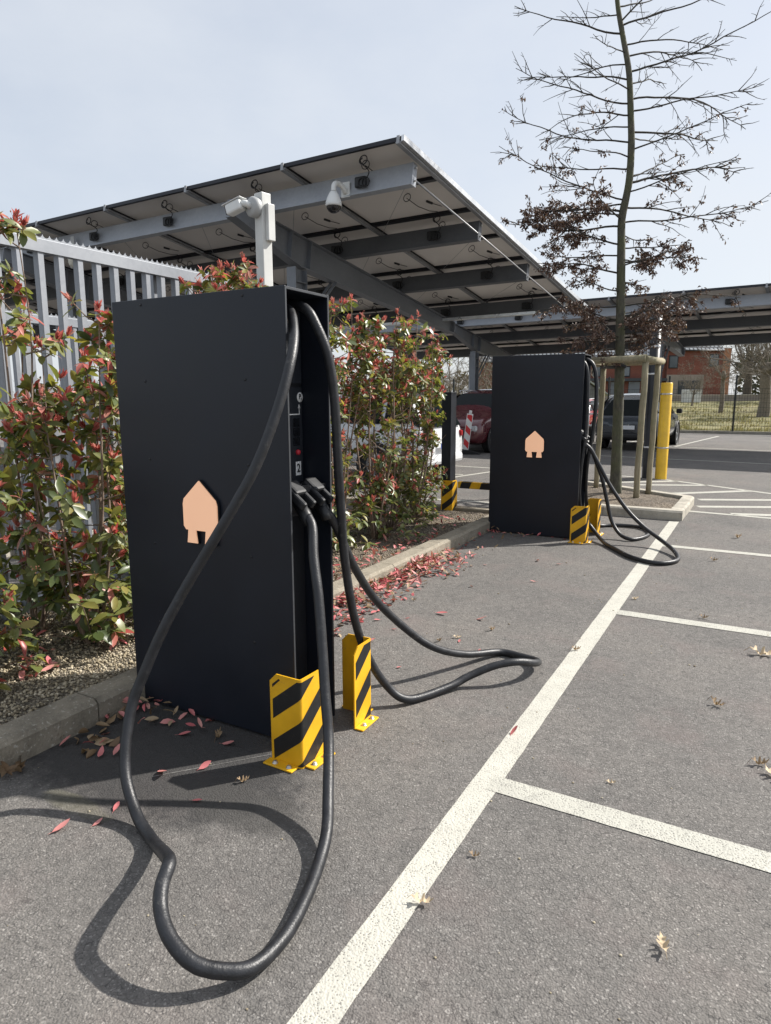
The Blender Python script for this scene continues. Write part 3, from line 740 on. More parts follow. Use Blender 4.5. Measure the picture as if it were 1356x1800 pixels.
# ------------------------------------------------------------------ crash guards
def guard(loc, rz, label, mirror=False, hh=.4, ll=.165):
    t = thing('crash_guard', loc, label, 'crash guard', 'yellow and black crash guards', rz)
    s = -1 if mirror else 1
    th = .006
    # plate A in the xz plane at y=0 (outer face -y*s), plate B in the yz plane at x=0 (outer face +x)
    b = MB(); c = .035
    polyA = [(-ll, .0), (-.012, 0), (-.012, hh), (-ll + c, hh), (-ll, hh - c)]
    polyB = [(.012, 0), (ll, 0), (ll, hh - c), (ll - c, hh), (.012, hh)]
    b.prism(polyA, th, 0, Matrix(((1, 0, 0, 0), (0, 0, s, 0), (0, 1, 0, 0), (0, 0, 0, 1))))
    b.prism(polyB, th, 0, Matrix(((0, 0, -1, 0), (s, 0, 0, 0), (0, 1, 0, 0), (0, 0, 0, 1))))
    arc = [(-.012, 0), (-.008, .0008), (-.0035, .0035), (-.0008, .008), (0, .012)]
    inn = [(x * .5 - .006, .006 + y * .5) for x, y in arc]
    pl = [(x, s * y) for x, y in arc] + [(x, s * y) for x, y in inn[::-1]]
    b.prism(pl, hh, 0)
    # stripes: bands on the unrolled outer face, rising along u = x then y
    per, bw, sl = .187, .088, .78
    for k in range(-2, 5):
        z0 = (.185 if not mirror else .10) + k * per
        band = [(-.3, z0 - .3 * sl + .165 * sl), (.3, z0 + .3 * sl + .165 * sl), (.3, z0 + bw + .3 * sl + .165 * sl), (-.3, z0 + bw - .3 * sl + .165 * sl)]
        top = hh - .012
        for (u0, u1, f) in ((-ll + .014, -.012, 0), (.012, ll - .012, 1)):
            bd = band
            if mirror and f == 1: bd = [(.0 - (u - ll), z) for u, z in band]      # still rises towards +y
            pc = clip_poly(bd, u0, u1, .008, top)
            if len(pc) < 3: continue
            if f == 0: vs = [(u, -s * .001, z) for u, z in pc]
            else: vs = [(.001, s * u, z) for u, z in pc]
            b.add(vs, [list(range(len(vs)))], 1)
        pc = clip_poly(band, -.012, .012, .008, top)
        if len(pc) >= 3 and not mirror:
            vs = [(-.0115, -s * .001, z) for u, z in pc if u < 0][:0]
            zl = sorted(z for u, z in pc if u < -.011); zr = sorted(z for u, z in pc if u > .011)
            if len(zl) == 2 and len(zr) == 2:
                m = len(arc); ve = []
                for i, (x, y) in enumerate(arc):
                    q = i / (m - 1); nx_, ny_ = sin(q * pi / 2), -cos(q * pi / 2)
                    for zz in (zl[0] * (1 - q) + zr[0] * q, zl[1] * (1 - q) + zr[1] * q): ve.append((x + nx_ * .001, s * (y + ny_ * .001), zz))
                b.add(ve, [(2 * i, 2 * i + 2, 2 * i + 3, 2 * i + 1) for i in range(m - 1)], 1)
    # slot near the chamfer
    b.add([(-ll + .014, -s * .001, hh - .062), (-ll + .014, -s * .001, hh - .048), (-ll + .05, -s * .001, hh - .018), (-ll + .058, -s * .001, hh - .022)], [(0, 1, 2, 3)], 1)
    b.build('corner_plate', [M['yellow'], M['black_stripe']], t)
    for k in range(2):
        b = MB()
        if k == 0: b.rbox((-ll - .01, min(-s * .05, 0), .001), (-.018, max(-s * .05, 0), .009), .003)
        else: b.rbox((0, min(s * .018, s * (ll + .01)), .001), (.05, max(s * .018, s * (ll + .01)), .009), .003)
        ft = b.build('foot_flange', M['yellow'], t)
        for q in (.05, .125):
            b = MB(); p = (-q, -s * .027, .0085) if k == 0 else (.027, s * q, .0085)
            b.lathe([(.013, 0), (.013, .002), (.009, .0022), (.009, .008), (.0085, .0095), (.0001, .0098)], 12, 0, Matrix.Translation(p))
            b.build('anchor_bolt', M['bolt'], ft)
    return t
guard((-1.585, 2.125, .0), radians(-2), 'striped crash guard in front of the big panel of the nearest charger')
guard((-1.578, 2.70, 0), radians(1), 'crash guard at far corner of the nearest charger with plain yellow inside showing', True)
guard((-1.555, 7.205, 0), radians(2), 'striped crash guard at the near corner of the farther charger')
guard((-1.535, 7.86, 0), 0, 'mostly hidden crash guard behind the cables at the far corner of the farther charger', True)
guard((-3.44, 7.985, .06), radians(0), 'striped crash guard at the foot of the slim dark post by the hedge', False, .42, .16)

# ------------------------------------------------------------------ slim post and height bar behind the hedge end
t = thing('dark_post', (-3.56, 8.12, 0), 'slim square anthracite post at the end of the red leaved hedge', 'post')
b = MB(); b.rbox((-.065, -.085, 0), (.065, .085, 1.6), .004); b.build('shaft', M['charger'], t)
b = MB(); b.rbox((-.07, -.09, 1.6), (.07, .09, 1.612), .003); b.build('cap', M['edge'], t)
t = thing('low_barrier', (-2.6, 8.62, 0), 'low horizontal impact bar striped yellow and black behind the farther charger', 'barrier')
b = MB()
n = 12; x0, x1 = -1.02, .5
b.rbox((x0, -.04, .305), (x1, .04, .395), .006)
for k in range(5):
    xa = x0 + .03 + k * .29
    for (yy, sgn) in ((-.041, 1),):
        p = clip_poly([(xa, .305), (xa + .14, .305), (xa + .18, .395), (xa - .0 + .03, .395)], x0, x1, .306, .394)
        b.add([(q[0], yy, q[1]) for q in p], [list(range(len(p)))], 1)
    b.add([(xa + .03, -.035, .396), (xa + .18, -.035, .396), (xa + .18, .035, .396), (xa + .03, .035, .396)], [(0, 1, 2, 3)], 1)
b.build('bar', [M['yellow'], M['black_stripe']], t)
for x in (-.4, .4):
    b = MB(); b.rbox((x - .04, -.035, 0), (x + .04, .035, .305), .005); b.rbox((x - .08, -.08, 0), (x + .08, .08, .01), .003); b.build('foot', M['black_stripe'], t)
# ------------------------------------------------------------------ solar carports
def carport(name, loc, label, e1, e2, ncol, nrow, pw, ph, beams, girders, drop_cols, coils=True, vend=None):
    """loc: high right corner of the roof. e1 runs along the high edge to the left, e2 down the slope."""
    t = thing(name, loc, label, 'solar carport')
    e1 = Vector(e1).normalized(); e2 = Vector(e2).normalized(); nn = e2.cross(e1).normalized()
    if nn.z < 0: nn = -nn
    def P(u, v, d=0): return e1 * u + e2 * v - nn * d
    def slab(mb, u0, u1, v0, v1, d0, d1, mi=0):
        vs = [P(u, v, d) for d in (d0, d1) for u, v in ((u0, v0), (u1, v0), (u1, v1), (u0, v1))]
        mb.add(vs, [(0, 1, 2, 3), (7, 6, 5, 4), (0, 4, 5, 1), (1, 5, 6, 2), (2, 6, 7, 3), (3, 7, 4, 0)], mi)
    U, V = ncol * pw, nrow * ph
    g = .012
    for i in range(ncol):
        for j in range(nrow):
            b = MB(); u0, u1, v0, v1 = i * pw + g, (i + 1) * pw - g, j * ph + g, (j + 1) * ph - g
            slab(b, u0 + .012, u1 - .012, v0 + .012, v1 - .012, .012, .016, 1); slab(b, u0 + .012, u1 - .012, v0 + .012, v1 - .012, .003, .0115, 2)
            for (a0, a1, c0, c1) in ((u0, u0 + .012, v0, v1), (u1 - .012, u1, v0, v1), (u0 + .012, u1 - .012, v0, v0 + .03), (u0 + .012, u1 - .012, v1 - .03, v1)):
                slab(b, a0, a1, c0, c1, 0, .042, 0)
            b.build('solar_panel', [M['pvframe'], M['backsheet'], M['pvcell']], t)
    for j in range(1, nrow):       # black joints between the rows
        b = MB(); slab(b, 0, U, j * ph - .035, j * ph + .035, .044, .062); b.build('row_joint', M['pvframe'], t)
    for i in range(ncol + 1):       # rails down the slope
        b = MB(); c = min(max(i * pw, .03), U - .03)
        slab(b, c - .03, c + .03, -.03, V + .02, .064, .1); slab(b, c - .045, c - .031, -.02, V, .064, .078); slab(b, c + .031, c + .045, -.02, V, .064, .078)
        slab(b, c - .022, c + .022, -.04, -.031, -.004, .1)
        b.build('rail', M['alu_dull'], t)
    b = MB(); slab(b, -.045, -.005, -.02, V + .04, -.01, .062); b.build('edge_trim', M['alu'], t)
    b = MB(); slab(b, .0, U, -.012, .008, -.004, .05); b.build('front_trim', M['pvframe'], t)
    bh = .29
    for k, v in enumerate(beams):   # C-section beams under the rails
        b = MB(); d0, d1 = .102, .102 + bh
        slab(b, .1, U - .1, v - .008, v, d0, d1); slab(b, .1, U - .1, v, v + .085, d0, d0 + .008); slab(b, .1, U - .1, v, v + .085, d1 - .008, d1)
        slab(b, .1, U - .1, v - .02, v - .009, d1 - .018, d1)
        slab(b, .085, .1, v - .012, v + .09, d0 - .004, d1 + .006)
        bo = b.build('beam', [M['steel_beam'] if k == 0 else M['steel_dark']], t)
        for q in range(2):
            s = MB(); c = P(.084, v + .04, d0 + .06 + q * .17)
            s.tube([c, c - e1 * .03], .012, 6); s.build('bolt', M['bolt'], bo)
    gd0 = .102 + bh + .004
    for u in girders:
        b = MB(); va, vb, vc = -.1, drop_cols, beams[-1] + .25
        def dep(v): return .24 + (.24 * (1 - abs(v - vb) / ((vb - va) if v < vb else (vc - vb))))
        N = 10
        vsA = []
        for s_ in (va, vb, vc): vsA.append((s_, gd0, gd0 + dep(s_)))
        wv = .09
        for (sa, a0, a1), (sb, b0, b1) in zip(vsA[:-1], vsA[1:]):
            for (ua, ub, ta, tb) in ((u - .008, u + .008, 0, 1),):   # web
                q = [P(ua, sa, a0), P(ub, sa, a0), P(ub, sb, b0), P(ua, sb, b0), P(ua, sa, a1), P(ub, sa, a1), P(ub, sb, b1), P(ua, sb, b1)]
                b.add(q, [(0, 1, 2, 3), (7, 6, 5, 4), (0, 4, 5, 1), (1, 5, 6, 2), (2, 6, 7, 3), (3, 7, 4, 0)])
            for (o0, o1) in ((a0, b0), (a1, b1)):     # flanges
                q = [P(u + s * wv, sx, dd + tt) for tt in (0.0, .014) for s, sx, dd in ((-1, sa, o0), (1, sa, o0), (1, sb, o1), (-1, sb, o1))]
                b.add(q, [(0, 1, 2, 3), (7, 6, 5, 4), (0, 4, 5, 1), (1, 5, 6, 2), (2, 6, 7, 3), (3, 7, 4, 0)])
        for s_ in (vb - .25, vb + .22, vc - .02):
            q = dep(s_); slab(b, u - wv, u + wv, s_ - .006, s_ + .006, gd0 + .01, gd0 + q)
        gi = b.build('girder', M['steel_blue'], t)
        s = MB(); c = P(u, vc, gd0 + .12)
        pl = [c + e1 * (.1 * cos(a)) - nn * (.14 * sin(a)) for a in [2 * pi * k / 18 for k in range(18)]]
        s.add(pl + [p + e2 * .012 for p in pl], [list(range(18)), list(range(18, 36))[::-1]] + [(k, (k + 1) % 18, 18 + (k + 1) % 18, 18 + k) for k in range(18)])
        s.build('end_plate', M['steel'], gi)
        # I-section column with a haunch
        top = P(u, vb, gd0 + dep(vb) + .01); gz = -loc[2]
        b = MB(); x, y = top.x, top.y
        b.box((x - .09, y - .16, gz + .012), (x + .09, y - .145, top.z - .02)); b.box((x - .09, y + .145, gz + .012), (x + .09, y + .16, top.z - .04)); b.box((x - .006, y - .144, gz + .012), (x + .006, y + .144, top.z - .03))
        for z in (top.z - .5, top.z - .25): b.box((x - .085, y - .144, z), (x + .085, y + .144, z + .012))
        b.box((x - .18, y - .25, gz), (x + .18, y + .25, gz + .012))
        b.build('column', M['steel_blue'], t)
        b = MB(); a0 = Vector((x, y + .17, top.z - .9)); a1 = P(u, vb + .95, gd0 + dep(vb + .95) + .012)
        for dx in (-.05, .05): b.tube([a0 + Vector((dx, 0, 0)), a1 + Vector((dx, 0, 0))], .03, 4, smooth=False)
        bb = b.build('brace', M['steel_blue'], t)
        b = MB(); b.tube([(x - .16, y + .05, gz), (x - .16, y + .05, top.z - .1)], .05, 10); b.build('downpipe', M['alu_dull'], t)
    # wind wires and module leads
    if coils:
        for i in range(ncol):
            for j in range(nrow):
                uc = (i + .42) * pw; b = MB()
                v0 = (j + .30) * ph
                loop = [P(uc + .05 * cos(a) - .04, v0 + .05 * sin(a), .03 + .05 * (1 + sin(a + 1)) * .8) for a in [k * pi / 6 for k in range(13)]]
                b.tube(loop, .006, 5)
                b.tube([P(uc, v0 + .05, .05), P(uc - .05, v0 + .3, .08), P(uc - .12, v0 + .52, .07), P(uc - .2, v0 + .62, .05)], .006, 5)
                b.tube([P(uc - .2, v0 + .28, .03), P(uc - .24, v0 + .38, .03)], .018, 6); b.tube([P(uc - .24, v0 + .38, .03), P(uc - .33, v0 + .52, .03)], .005, 5)
                b.build('module_lead', M['plastic'], t)
        for i in range(ncol):
            uc = (i + .46) * pw
            for k, v in enumerate(beams[:1] if not vend else beams):
                b = MB(); c = P(uc, v - .05, .25); m3 = Matrix.Translation(c)
                b.rbox((-.09, -.03, -.07), (.09, .03, .07), .02, 0, m3)
                for q in range(2):
                    b.tube([c + Vector((.06 * cos(a) + .1 - .06 * q, -.04, .06 * sin(a) - .02)) for a in [n_ * pi / 6 for n_ in range(13)]], .009, 5)
                b.tube(catmull([c + Vector((.08, -.03, 0)), c + Vector((.16, -.05, .1)), P(uc - .16, v - .3, .12), P(uc - .2, v - .32, .08)], 5), .008, 5)
                b.tube([P(uc - .2 + .06 * cos(a), v - .3 + .0 * a, .10 + .06 * sin(a)) for a in [n_ * pi / 7 for n_ in range(15)]], .008, 5)
                b.build('cable_box', M['plastic'], t)
        for j in range(0, len(beams) - 1):
            for i in range(0, ncol - 1, 1):
                b = MB(); b.tube([P(i * pw + .25, beams[j] + .1, .35), P((i + 1) * pw - .1, beams[j + 1] - .1, .12)], .004, 4); b.build('tie_wire', M['alu_dull'], t)
    b = MB(); b.tube([P(.1, beams[0], .3), P(.1, beams[-1], .3)], .013, 8); b.build('tie_rod', M['alu_dull'], t)
    return t, P, e1, e2, nn
E1 = (-.9998, .0194, -.012); E2 = (.0954, .9798, -.1755)
cp1, P1, a1, a2, an = carport('solar_carport', (-4.2645, 8.131, 4.7905), 'large near solar carport with steel beams rising above the chargers and hedge', E1, E2, 8, 7, 1.885, 1.058, [.445, 2.41, 4.37, 6.33], [2.72, 8.4, 14.1], 1.37, True, True)
# lit cable tray running along the lowest beam
b = MB(); p0, p1 = P1(.6, 6.2, .44), P1(12, 6.2, .44)
b.rbox((-.0, -.06, -.03), ((p1 - p0).length, .06, .03), .004, 0, Matrix.Translation(p0) @ (p1 - p0).to_track_quat('X', 'Z').to_matrix().to_4x4())
b.build('cable_tray', M['alu'], cp1)
cp2, P2, _, _, _ = carport('solar_carport', (3.6, 19.6, 4.32), 'distant low solar carport roof crossing behind the young tree over parked cars', E1, (.0954, .9798, -.17), 9, 5, 1.885, 1.058, [.445, 2.41, 4.37], [.9, 6.5, 12.2], 1.6, True, False)

# ------------------------------------------------------------------ surveillance cameras
pb = Vector(cp1.location) + P1(1.13, .43, .30)
t = thing('dome_camera', tuple(pb), 'white dome camera on a gooseneck arm on the carport beam', 'security camera')
b = MB(); b.rbox((-.07, -.02, -.1), (.07, -.0, .1), .004); b.build('wall_plate', M['cam_white'], t)
b = MB(); b.tube(catmull([(0, -.02, -.04), (0, -.1, .02), (-.02, -.19, .04), (-.02, -.27, -.0), (-.02, -.29, -.09)], 6), .036, 14); b.build('arm', M['cam_white'], t)
mt = Matrix.Translation((-.02, -.29, -.09))
b = MB(); b.lathe([(.045, .0), (.06, -.02), (.085, -.07), (.108, -.13), (.112, -.17), (.106, -.19), (.0001, -.19)], 22, 0, mt); b.build('housing', M['cam_white'], t)
b = MB(); b.lathe([(.1, -.191), (.094, -.22), (.075, -.25), (.04, -.272), (.0001, -.278)], 22, 0, mt); b.build('dome', M['lens'], t)
cpx = Vector((-4.17, 5.2, 0)); zt = 3.39
t = thing('bullet_camera_post', tuple(cpx), 'pale grey square post carrying a white bullet camera behind the nearest charger', 'camera post')
RZ = Matrix.Rotation(radians(-12), 4, 'Z')
b = MB(); b.rbox((-.055, -.055, .0), (.055, .055, zt), .008, 0, RZ); b.build('post', M['cam_post'], t)
b = MB(); b.rbox((.056, -.02, zt - .42), (.1, .06, zt - .1), .006, 0, RZ); b.build('junction_box', M['cam_post'], t)
mt = RZ @ Matrix.Translation((-.02, -.056, zt - .13)) @ Matrix.Rotation(radians(90), 4, 'X')
b = MB(); b.lathe([(.085, 0), (.09, .01), (.09, .05), (.07, .075), (.0001, .076)], 22, 0, mt); b.build('base_ring', M['cam_grey'], t)
hd = RZ @ Matrix.Translation((-.06, -.16, zt - .1)) @ Matrix.Rotation(radians(196), 4, 'Z') @ Matrix.Rotation(radians(16), 4, 'Y')
b = MB(); b.tube([RZ @ Vector((-.02, -.12, zt - .13)), RZ @ Vector((-.035, -.16, zt - .11)), RZ @ Vector((-.09, -.17, zt - .1))], .03, 10); b.build('swivel_joint', M['cam_white'], t)
b = MB(); b.rbox((.02, -.05, -.05), (.19, .05, .045), .018, 0, hd); b.rbox((.0, -.055, .046), (.215, .055, .053), .003, 0, hd); h = b.build('camera_head', M['cam_white'], t)
b = MB(); b.rbox((.1905, -.042, -.042), (.196, .042, .038), .01, 0, hd); b.build('lens_window', M['lens'], h)
# bulkhead lamp under the carport
pl_ = Vector(cp1.location) + P1(7.05, .40, .62)
t = thing('bulkhead_lamp', tuple(pl_), 'oval caged bulkhead lamp seen between the fence pales', 'lamp')
b = MB(); b.rbox((-.08, -.03, -.14), (.08, .03, .14), .025); b.build('body', M['cam_grey'], t)
b = MB(); b.lathe([(.0001, .07), (.04, .062), (.062, .035), (.068, 0)], 18, 0, Matrix.Translation((0, -.03, 0)) @ Matrix.Diagonal((1, 1, 1.9, 1)) @ Matrix.Rotation(radians(90), 4, 'X')); b.build('diffuser', M['lamp_glass'], t)
b = MB(); b.rbox((-.05, -.0, .13), (.05, .02, .42), .004); b.build('hanger', M['cam_grey'], t)

# ------------------------------------------------------------------ palisade fences
def palisade(name, x, y0, y1, h, label, step=.152, teeth=True, z0=.0):
    t = thing(name, (x, y0, z0), label, 'fence', None)
    Ln = y1 - y0
    # D-section pales: flat back, two splayed flanges
    b = MB(); k = 0; y = .06
    prof = [(-.004, -.024), (.04, -.024), (.044, -.02), (.044, .02), (.04, .024), (-.004, .024)]
    proto = None
    while y < Ln - .04:
        if proto is None:
            b = MB(); b.prism([(p[0], p[1]) for p in prof], h - .03, 0, Matrix.Translation((0, 0, .03)))
            proto = b.build('pale', M['steel'], t); proto.location = (0, y, 0)
        else:
            c = proto.copy(); COL.objects.link(c); c.parent = t; c.location = (0, y, 0)
        y += step
    for z in (.12, h - .075):
        b = MB(); b.rbox((-.045, 0, z), (-.006, Ln, z + .05), .004); b.build('rail', M['steel'], t)
    b = MB(); b.rbox((.046, 0, h - .085), (.054, Ln, h), .002); b.rbox((-.004, 0, h - .006), (.045, Ln, h - .001), .001)
    if teeth:
        n = int(Ln / .052)
        for i in range(n):
            yb = i * .052; pl = [(yb, 0)] + [(yb + .026 - .024 * cos(a) * 1.08, .034 - .03 * sin(a)) for a in [pi * q / 6 for q in range(7)]] + [(yb + .052, 0)]
            pl = [(yb, -.01), (yb, .022)] + [(yb + .026 - .0245 * cos(pi * q / 6), .022 - .021 * sin(pi * q / 6)) for q in range(7)] + [(yb + .052, .022), (yb + .052, -.01)]
            b.prism(pl, .003, 0, Matrix(((0, 0, 1, .048), (1, 0, 0, 0), (0, 1, 0, h + .008), (0, 0, 0, 1))))
    b.build('toothed_capping', M['steel'], t)
    for y in [q for q in (0.0, Ln * .5, Ln - .03) if teeth or q == 0]:
        b = MB(); b.rbox((-.1, y - .03, 0), (-.046, y + .03, h - .04), .004); b.build('fence_post', M['steel'], t)
    b = MB(); b.rbox((-.06, 0, .0), (-.0, Ln, .1), .006); b.build('gravel_board', M['kerb_pale'], t)
    return t
palisade('palisade_fence', -4.36, 1.9, 6.3, 2.60, 'tall galvanised palisade fence with toothed capping behind the left shrubs')
palisade('palisade_fence', -6.4, 2.9, 8.2, 2.36, 'lower inner palisade fence glimpsed through the tall one', .165)
# ------------------------------------------------------------------ leaves
def leaf(mb, p, d, nrm, l, wd, mi=0, fold=.25, curl=.0, twist=0.):
    d = Vector(d).normalized(); s = d.cross(Vector(nrm))
    if s.length < 1e-4: s = d.orthogonal()
    s.normalize(); n = s.cross(d).normalized(); p = Vector(p)
    rows = ((.0, .12), (.28, .82), (.58, 1.0), (.84, .58), (1., .0))
    vs = []
    for t, ww in rows:
        c = p + d * (l * t) - n * (curl * l * t * t)
        if t in (0.,): vs.append(c)
        elif t == 1.: vs.append(c)
        else:
            h = wd * .5 * ww
            vs += [c - s * h + n * (fold * h), c, c + s * h + n * (fold * h)]
    fs = [(0, 2, 1), (0, 3, 2), (1, 2, 5, 4), (2, 3, 6, 5), (4, 5, 8, 7), (5, 6, 9, 8), (7, 8, 10), (8, 9, 10)]
    mb.add(vs, fs, mi, True)

def rnd_dir(up=0.): 
    a = R.uniform(0, 2 * pi); z = R.uniform(-1, 1) * (1 - up) + up; r = sqrt(max(0, 1 - min(1, z * z)))
    return Vector((r * cos(a), r * sin(a), z)).normalized()

def rosette(g, o, r_, p, ax, n, size, red, young):
    """whorl of leaves round axis ax"""
    ax = Vector(ax).normalized(); u = ax.orthogonal().normalized(); v = ax.cross(u); a0 = R.uniform(0, 6)
    for k in range(n):
        a = a0 + k * 2.4 + R.uniform(-.3, .3); el = R.uniform(-.35, .75)
        d = (u * cos(a) + v * sin(a)) * cos(el) + ax * sin(el); d.z -= R.uniform(0, .35)
        l = size * R.uniform(.6, 1.12); q = p - ax * R.uniform(0, .05)
        if R.random() < red: leaf(r_, q, d, ax, l * .95, l * R.uniform(.3, .4), 0, R.uniform(.1, .6), R.uniform(0, .5))
        elif R.random() < .22: leaf(o, q, d, ax, l, l * R.uniform(.38, .5), 0, R.uniform(.1, .5), R.uniform(-.1, .4))
        else: leaf(g, q, d, ax, l, l * R.uniform(.38, .5), 0, R.uniform(.1, .5), R.uniform(-.1, .4))
    if young:
        for k in range(R.randint(6, 11)):
            d = ax + rnd_dir() * .45; d.z += .3
            leaf(r_, p + ax * .005, d, rnd_dir(), size * R.uniform(.4, .8), size * R.uniform(.12, .22), 0, .7, R.uniform(-.2, .3))
def bud(mb, p, ax, s):
    ax = Vector(ax).normalized()
    for k in range(R.randint(7, 13)):
        q = p + ax * R.uniform(.0, s) + rnd_dir() * R.uniform(.2, .55) * s
        r = s * R.uniform(.06, .12)
        vs = [q + Vector(v) * r for v in ((1, 0, 0), (-1, 0, 0), (0, 1, 0), (0, -1, 0), (0, 0, 1.3), (0, 0, -1.3))]
        mb.add(vs, [(0, 2, 4), (2, 1, 4), (1, 3, 4), (3, 0, 4), (2, 0, 5), (1, 2, 5), (3, 1, 5), (0, 3, 5)], 1)
        mb.add([p, q, q + Vector((.002, 0, .001))], [(0, 1, 2)], 1)

def shrub(x, y, h, spread, stems, dens, label, red=.2, base_green=10, lsize=.095, lean=(0, 0)):
    t = thing('photinia_shrub', (x, y, .085), label, 'shrub', 'red tipped hedge shrubs')
    st, g, o, r_ = MB(), MB(), MB(), MB(); bd = r_
    for k in range(stems):
        a = 2 * pi * k / stems + R.uniform(-.5, .5); hh = h * R.uniform(.72, 1.0) if k else h
        top = Vector((cos(a) * spread * R.uniform(.3, .75) + lean[0], sin(a) * spread * R.uniform(.3, .75) + lean[1], hh - .06))
        b0 = Vector((cos(a) * .03, sin(a) * .03, -.02))
        mid = b0.lerp(top, .45) + Vector((R.uniform(-.06, .06), R.uniform(-.06, .06), 0)) + Vector((cos(a), sin(a), 0)) * .06
        P = catmull([b0, b0.lerp(mid, .4) + Vector((R.uniform(-.03, .03), R.uniform(-.03, .03), 0)), mid, mid.lerp(top, .55) + Vector((R.uniform(-.05, .05), R.uniform(-.05, .05), 0)), top], 6)
        n = len(P); r0 = R.uniform(.011, .016)
        st.tube(P, [r0 * (1 - .78 * i / (n - 1)) for i in range(n)], 6)
        nb = int(dens * hh / h)
        for q in range(nb):
            f = R.uniform(.16, .98) ** .85; i = min(n - 2, int(f * (n - 1))); p = P[i].lerp(P[i + 1], f * (n - 1) - i)
            az = R.uniform(0, 2 * pi); L_ = spread * R.uniform(.25, .8) * (1.1 - .5 * f)
            d = Vector((cos(az), sin(az), R.uniform(.25, .95)))
            e = p + d.normalized() * L_; m = p.lerp(e, .5) + Vector((0, 0, -.02))
            st.tube([p, m, e], [.0048, .0036, .0022], 4, cap=False)
            top_ = f > .55
            if y > 5.2 and .7 < e.z < 1.4 and R.random() < .5: continue
            rosette(g, o, r_, e, d + Vector((0, 0, .3)), R.randint(5, 8), lsize, red * (.35 + .9 * f), R.random() < .12 + .5 * f)
            if R.random() < .35 + .3 * f: bud(bd, e, d + Vector((0, 0, .6)), R.uniform(.03, .055))
            if R.random() < .75:
                m2 = p.lerp(e, R.uniform(.4, .75)); d2 = (d + rnd_dir() * .9).normalized(); e2 = m2 + d2 * L_ * .35
                st.tube([m2, e2], [.0028, .0018], 3, cap=False)
                rosette(g, o, r_, e2, d2 + Vector((0, 0, .3)), R.randint(4, 6), lsize * .9, red * .7, R.random() < .3)
        rosette(g, o, r_, P[-1], (0, 0, 1), 6, lsize, .5, True); bud(bd, P[-1], (0, 0, 1), .06)
    for q in range(base_green):
        a = R.uniform(0, 2 * pi); rr = spread * R.uniform(.2, 1.0); e = Vector((cos(a) * rr, sin(a) * rr, R.uniform(.07, .42)))
        st.tube([Vector((0, 0, 0)), e * .5 + Vector((0, 0, .02)), e], [.004, .003, .002], 4, cap=False)
        rosette(g, o, r_, e, Vector((cos(a) * .4, sin(a) * .4, 1)), R.randint(6, 9), lsize * 1.12, .08, False)
    st.build('stem', M['stem'], t); g.build('green_foliage', M['leaf_green'], t); o.build('bronze_foliage', M['leaf_olive'], t)
    r_.build('red_foliage', [M['leaf_red'], M['bud']], t)
    return t
shrub(-3.5, 1.8, 1.6, .45, 4, 20, 'low red and green leaved shrub cut by the left edge of the photo', .12, 34, .112)
shrub(-3.9, 2.5, 2.48, .42, 4, 15, 'tallest thin stemmed shrub by the left edge, bud tip overtopping the palisade fence', .15, 20, .105)
shrub(-3.45, 2.55, 1.98, .42, 6, 20, 'red tipped shrub with bare forked base just left of the nearest charger', .15, 26, .105)
shrub(-3.62, 3.15, 1.92, .44, 6, 22, 'red tipped shrub partly hidden behind the left edge of the nearest charger', .15, 22, .105)
shrub(-3.84, 3.95, 2.44, .36, 7, 34, 'shrub whose leafy top shows above the nearest charger left of the camera post', .2, 4, .095)
shrub(-3.8, 4.25, 2.58, .46, 8, 38, 'shrub whose red tips top the nearest charger beside the camera post', .2, 4, .09)
shrub(-3.5, 4.9, 2.28, .48, 6, 36, 'dense red tipped shrub right behind the cables of the nearest charger', .14, 22, .088)
shrub(-3.62, 5.45, 2.42, .46, 6, 34, 'tall dense red tipped shrub under the steel girder, second right of the charger', .16, 22, .088)
shrub(-3.45, 6.0, 2.33, .46, 6, 34, 'dense red tipped shrub in the middle of the right hedge, thick stem base', .14, 24, .088)
shrub(-3.55, 6.5, 2.36, .44, 6, 32, 'dense red tipped shrub third from the slim dark post', .14, 24, .088)
shrub(-3.55, 7.0, 2.22, .42, 6, 30, 'dense red tipped shrub next to last before the slim dark post', .12, 26, .088)
shrub(-3.7, 7.5, 2.12, .36, 6, 30, 'last hedge shrub, greener at its foot, touching the slim dark post', .08, 26, .085)

# ------------------------------------------------------------------ the young oak
TX, TY = -1.86, 10.5
RV = Vector((cos(YAW), sin(YAW), 0)); FV = Vector((-sin(YAW), cos(YAW), 0))
t = thing('oak_tree', (TX, TY, .09), 'young bare oak with withered brown leaves on its lower branches, tied to stakes', 'tree')
trunk = MB(); twg = MB(); dl = MB()
tp = [(-1.853, .0), (-1.868, .6), (-1.88, 1.2), (-1.893, 2.02), (-1.93, 3.0), (-1.965, 3.7), (-1.978, 4.05), (-1.935, 4.35), (-1.905, 4.6), (-1.906, 5.04), (-1.934, 5.41), (-1.985, 5.95), (-2.097, 6.45), (-2.19, 6.89), (-2.25, 7.5), (-2.28, 8.2), (-2.31, 8.9)]
TP = catmull([Vector((x - TX, .02 * sin(z * 1.7), z - .1)) for x, z in tp], 6)
def trad(z): return max(.008, .083 * (1 - z / 9.6) ** .8 * (1 + .45 * max(0, .35 - z) ))
TR = [trad(p.z) * (1 + .06 * noise.noise((p.z * 5, 1, 2))) for p in TP]
trunk.tube(TP, TR, 12)
trunk_o = trunk.build('trunk', M['bark'], t)
def trunk_at(z):
    for a, b in zip(TP[:-1], TP[1:]):
        if a.z <= z <= b.z: return a.lerp(b, (z - a.z) / max(1e-6, b.z - a.z))
    return TP[-1].copy()
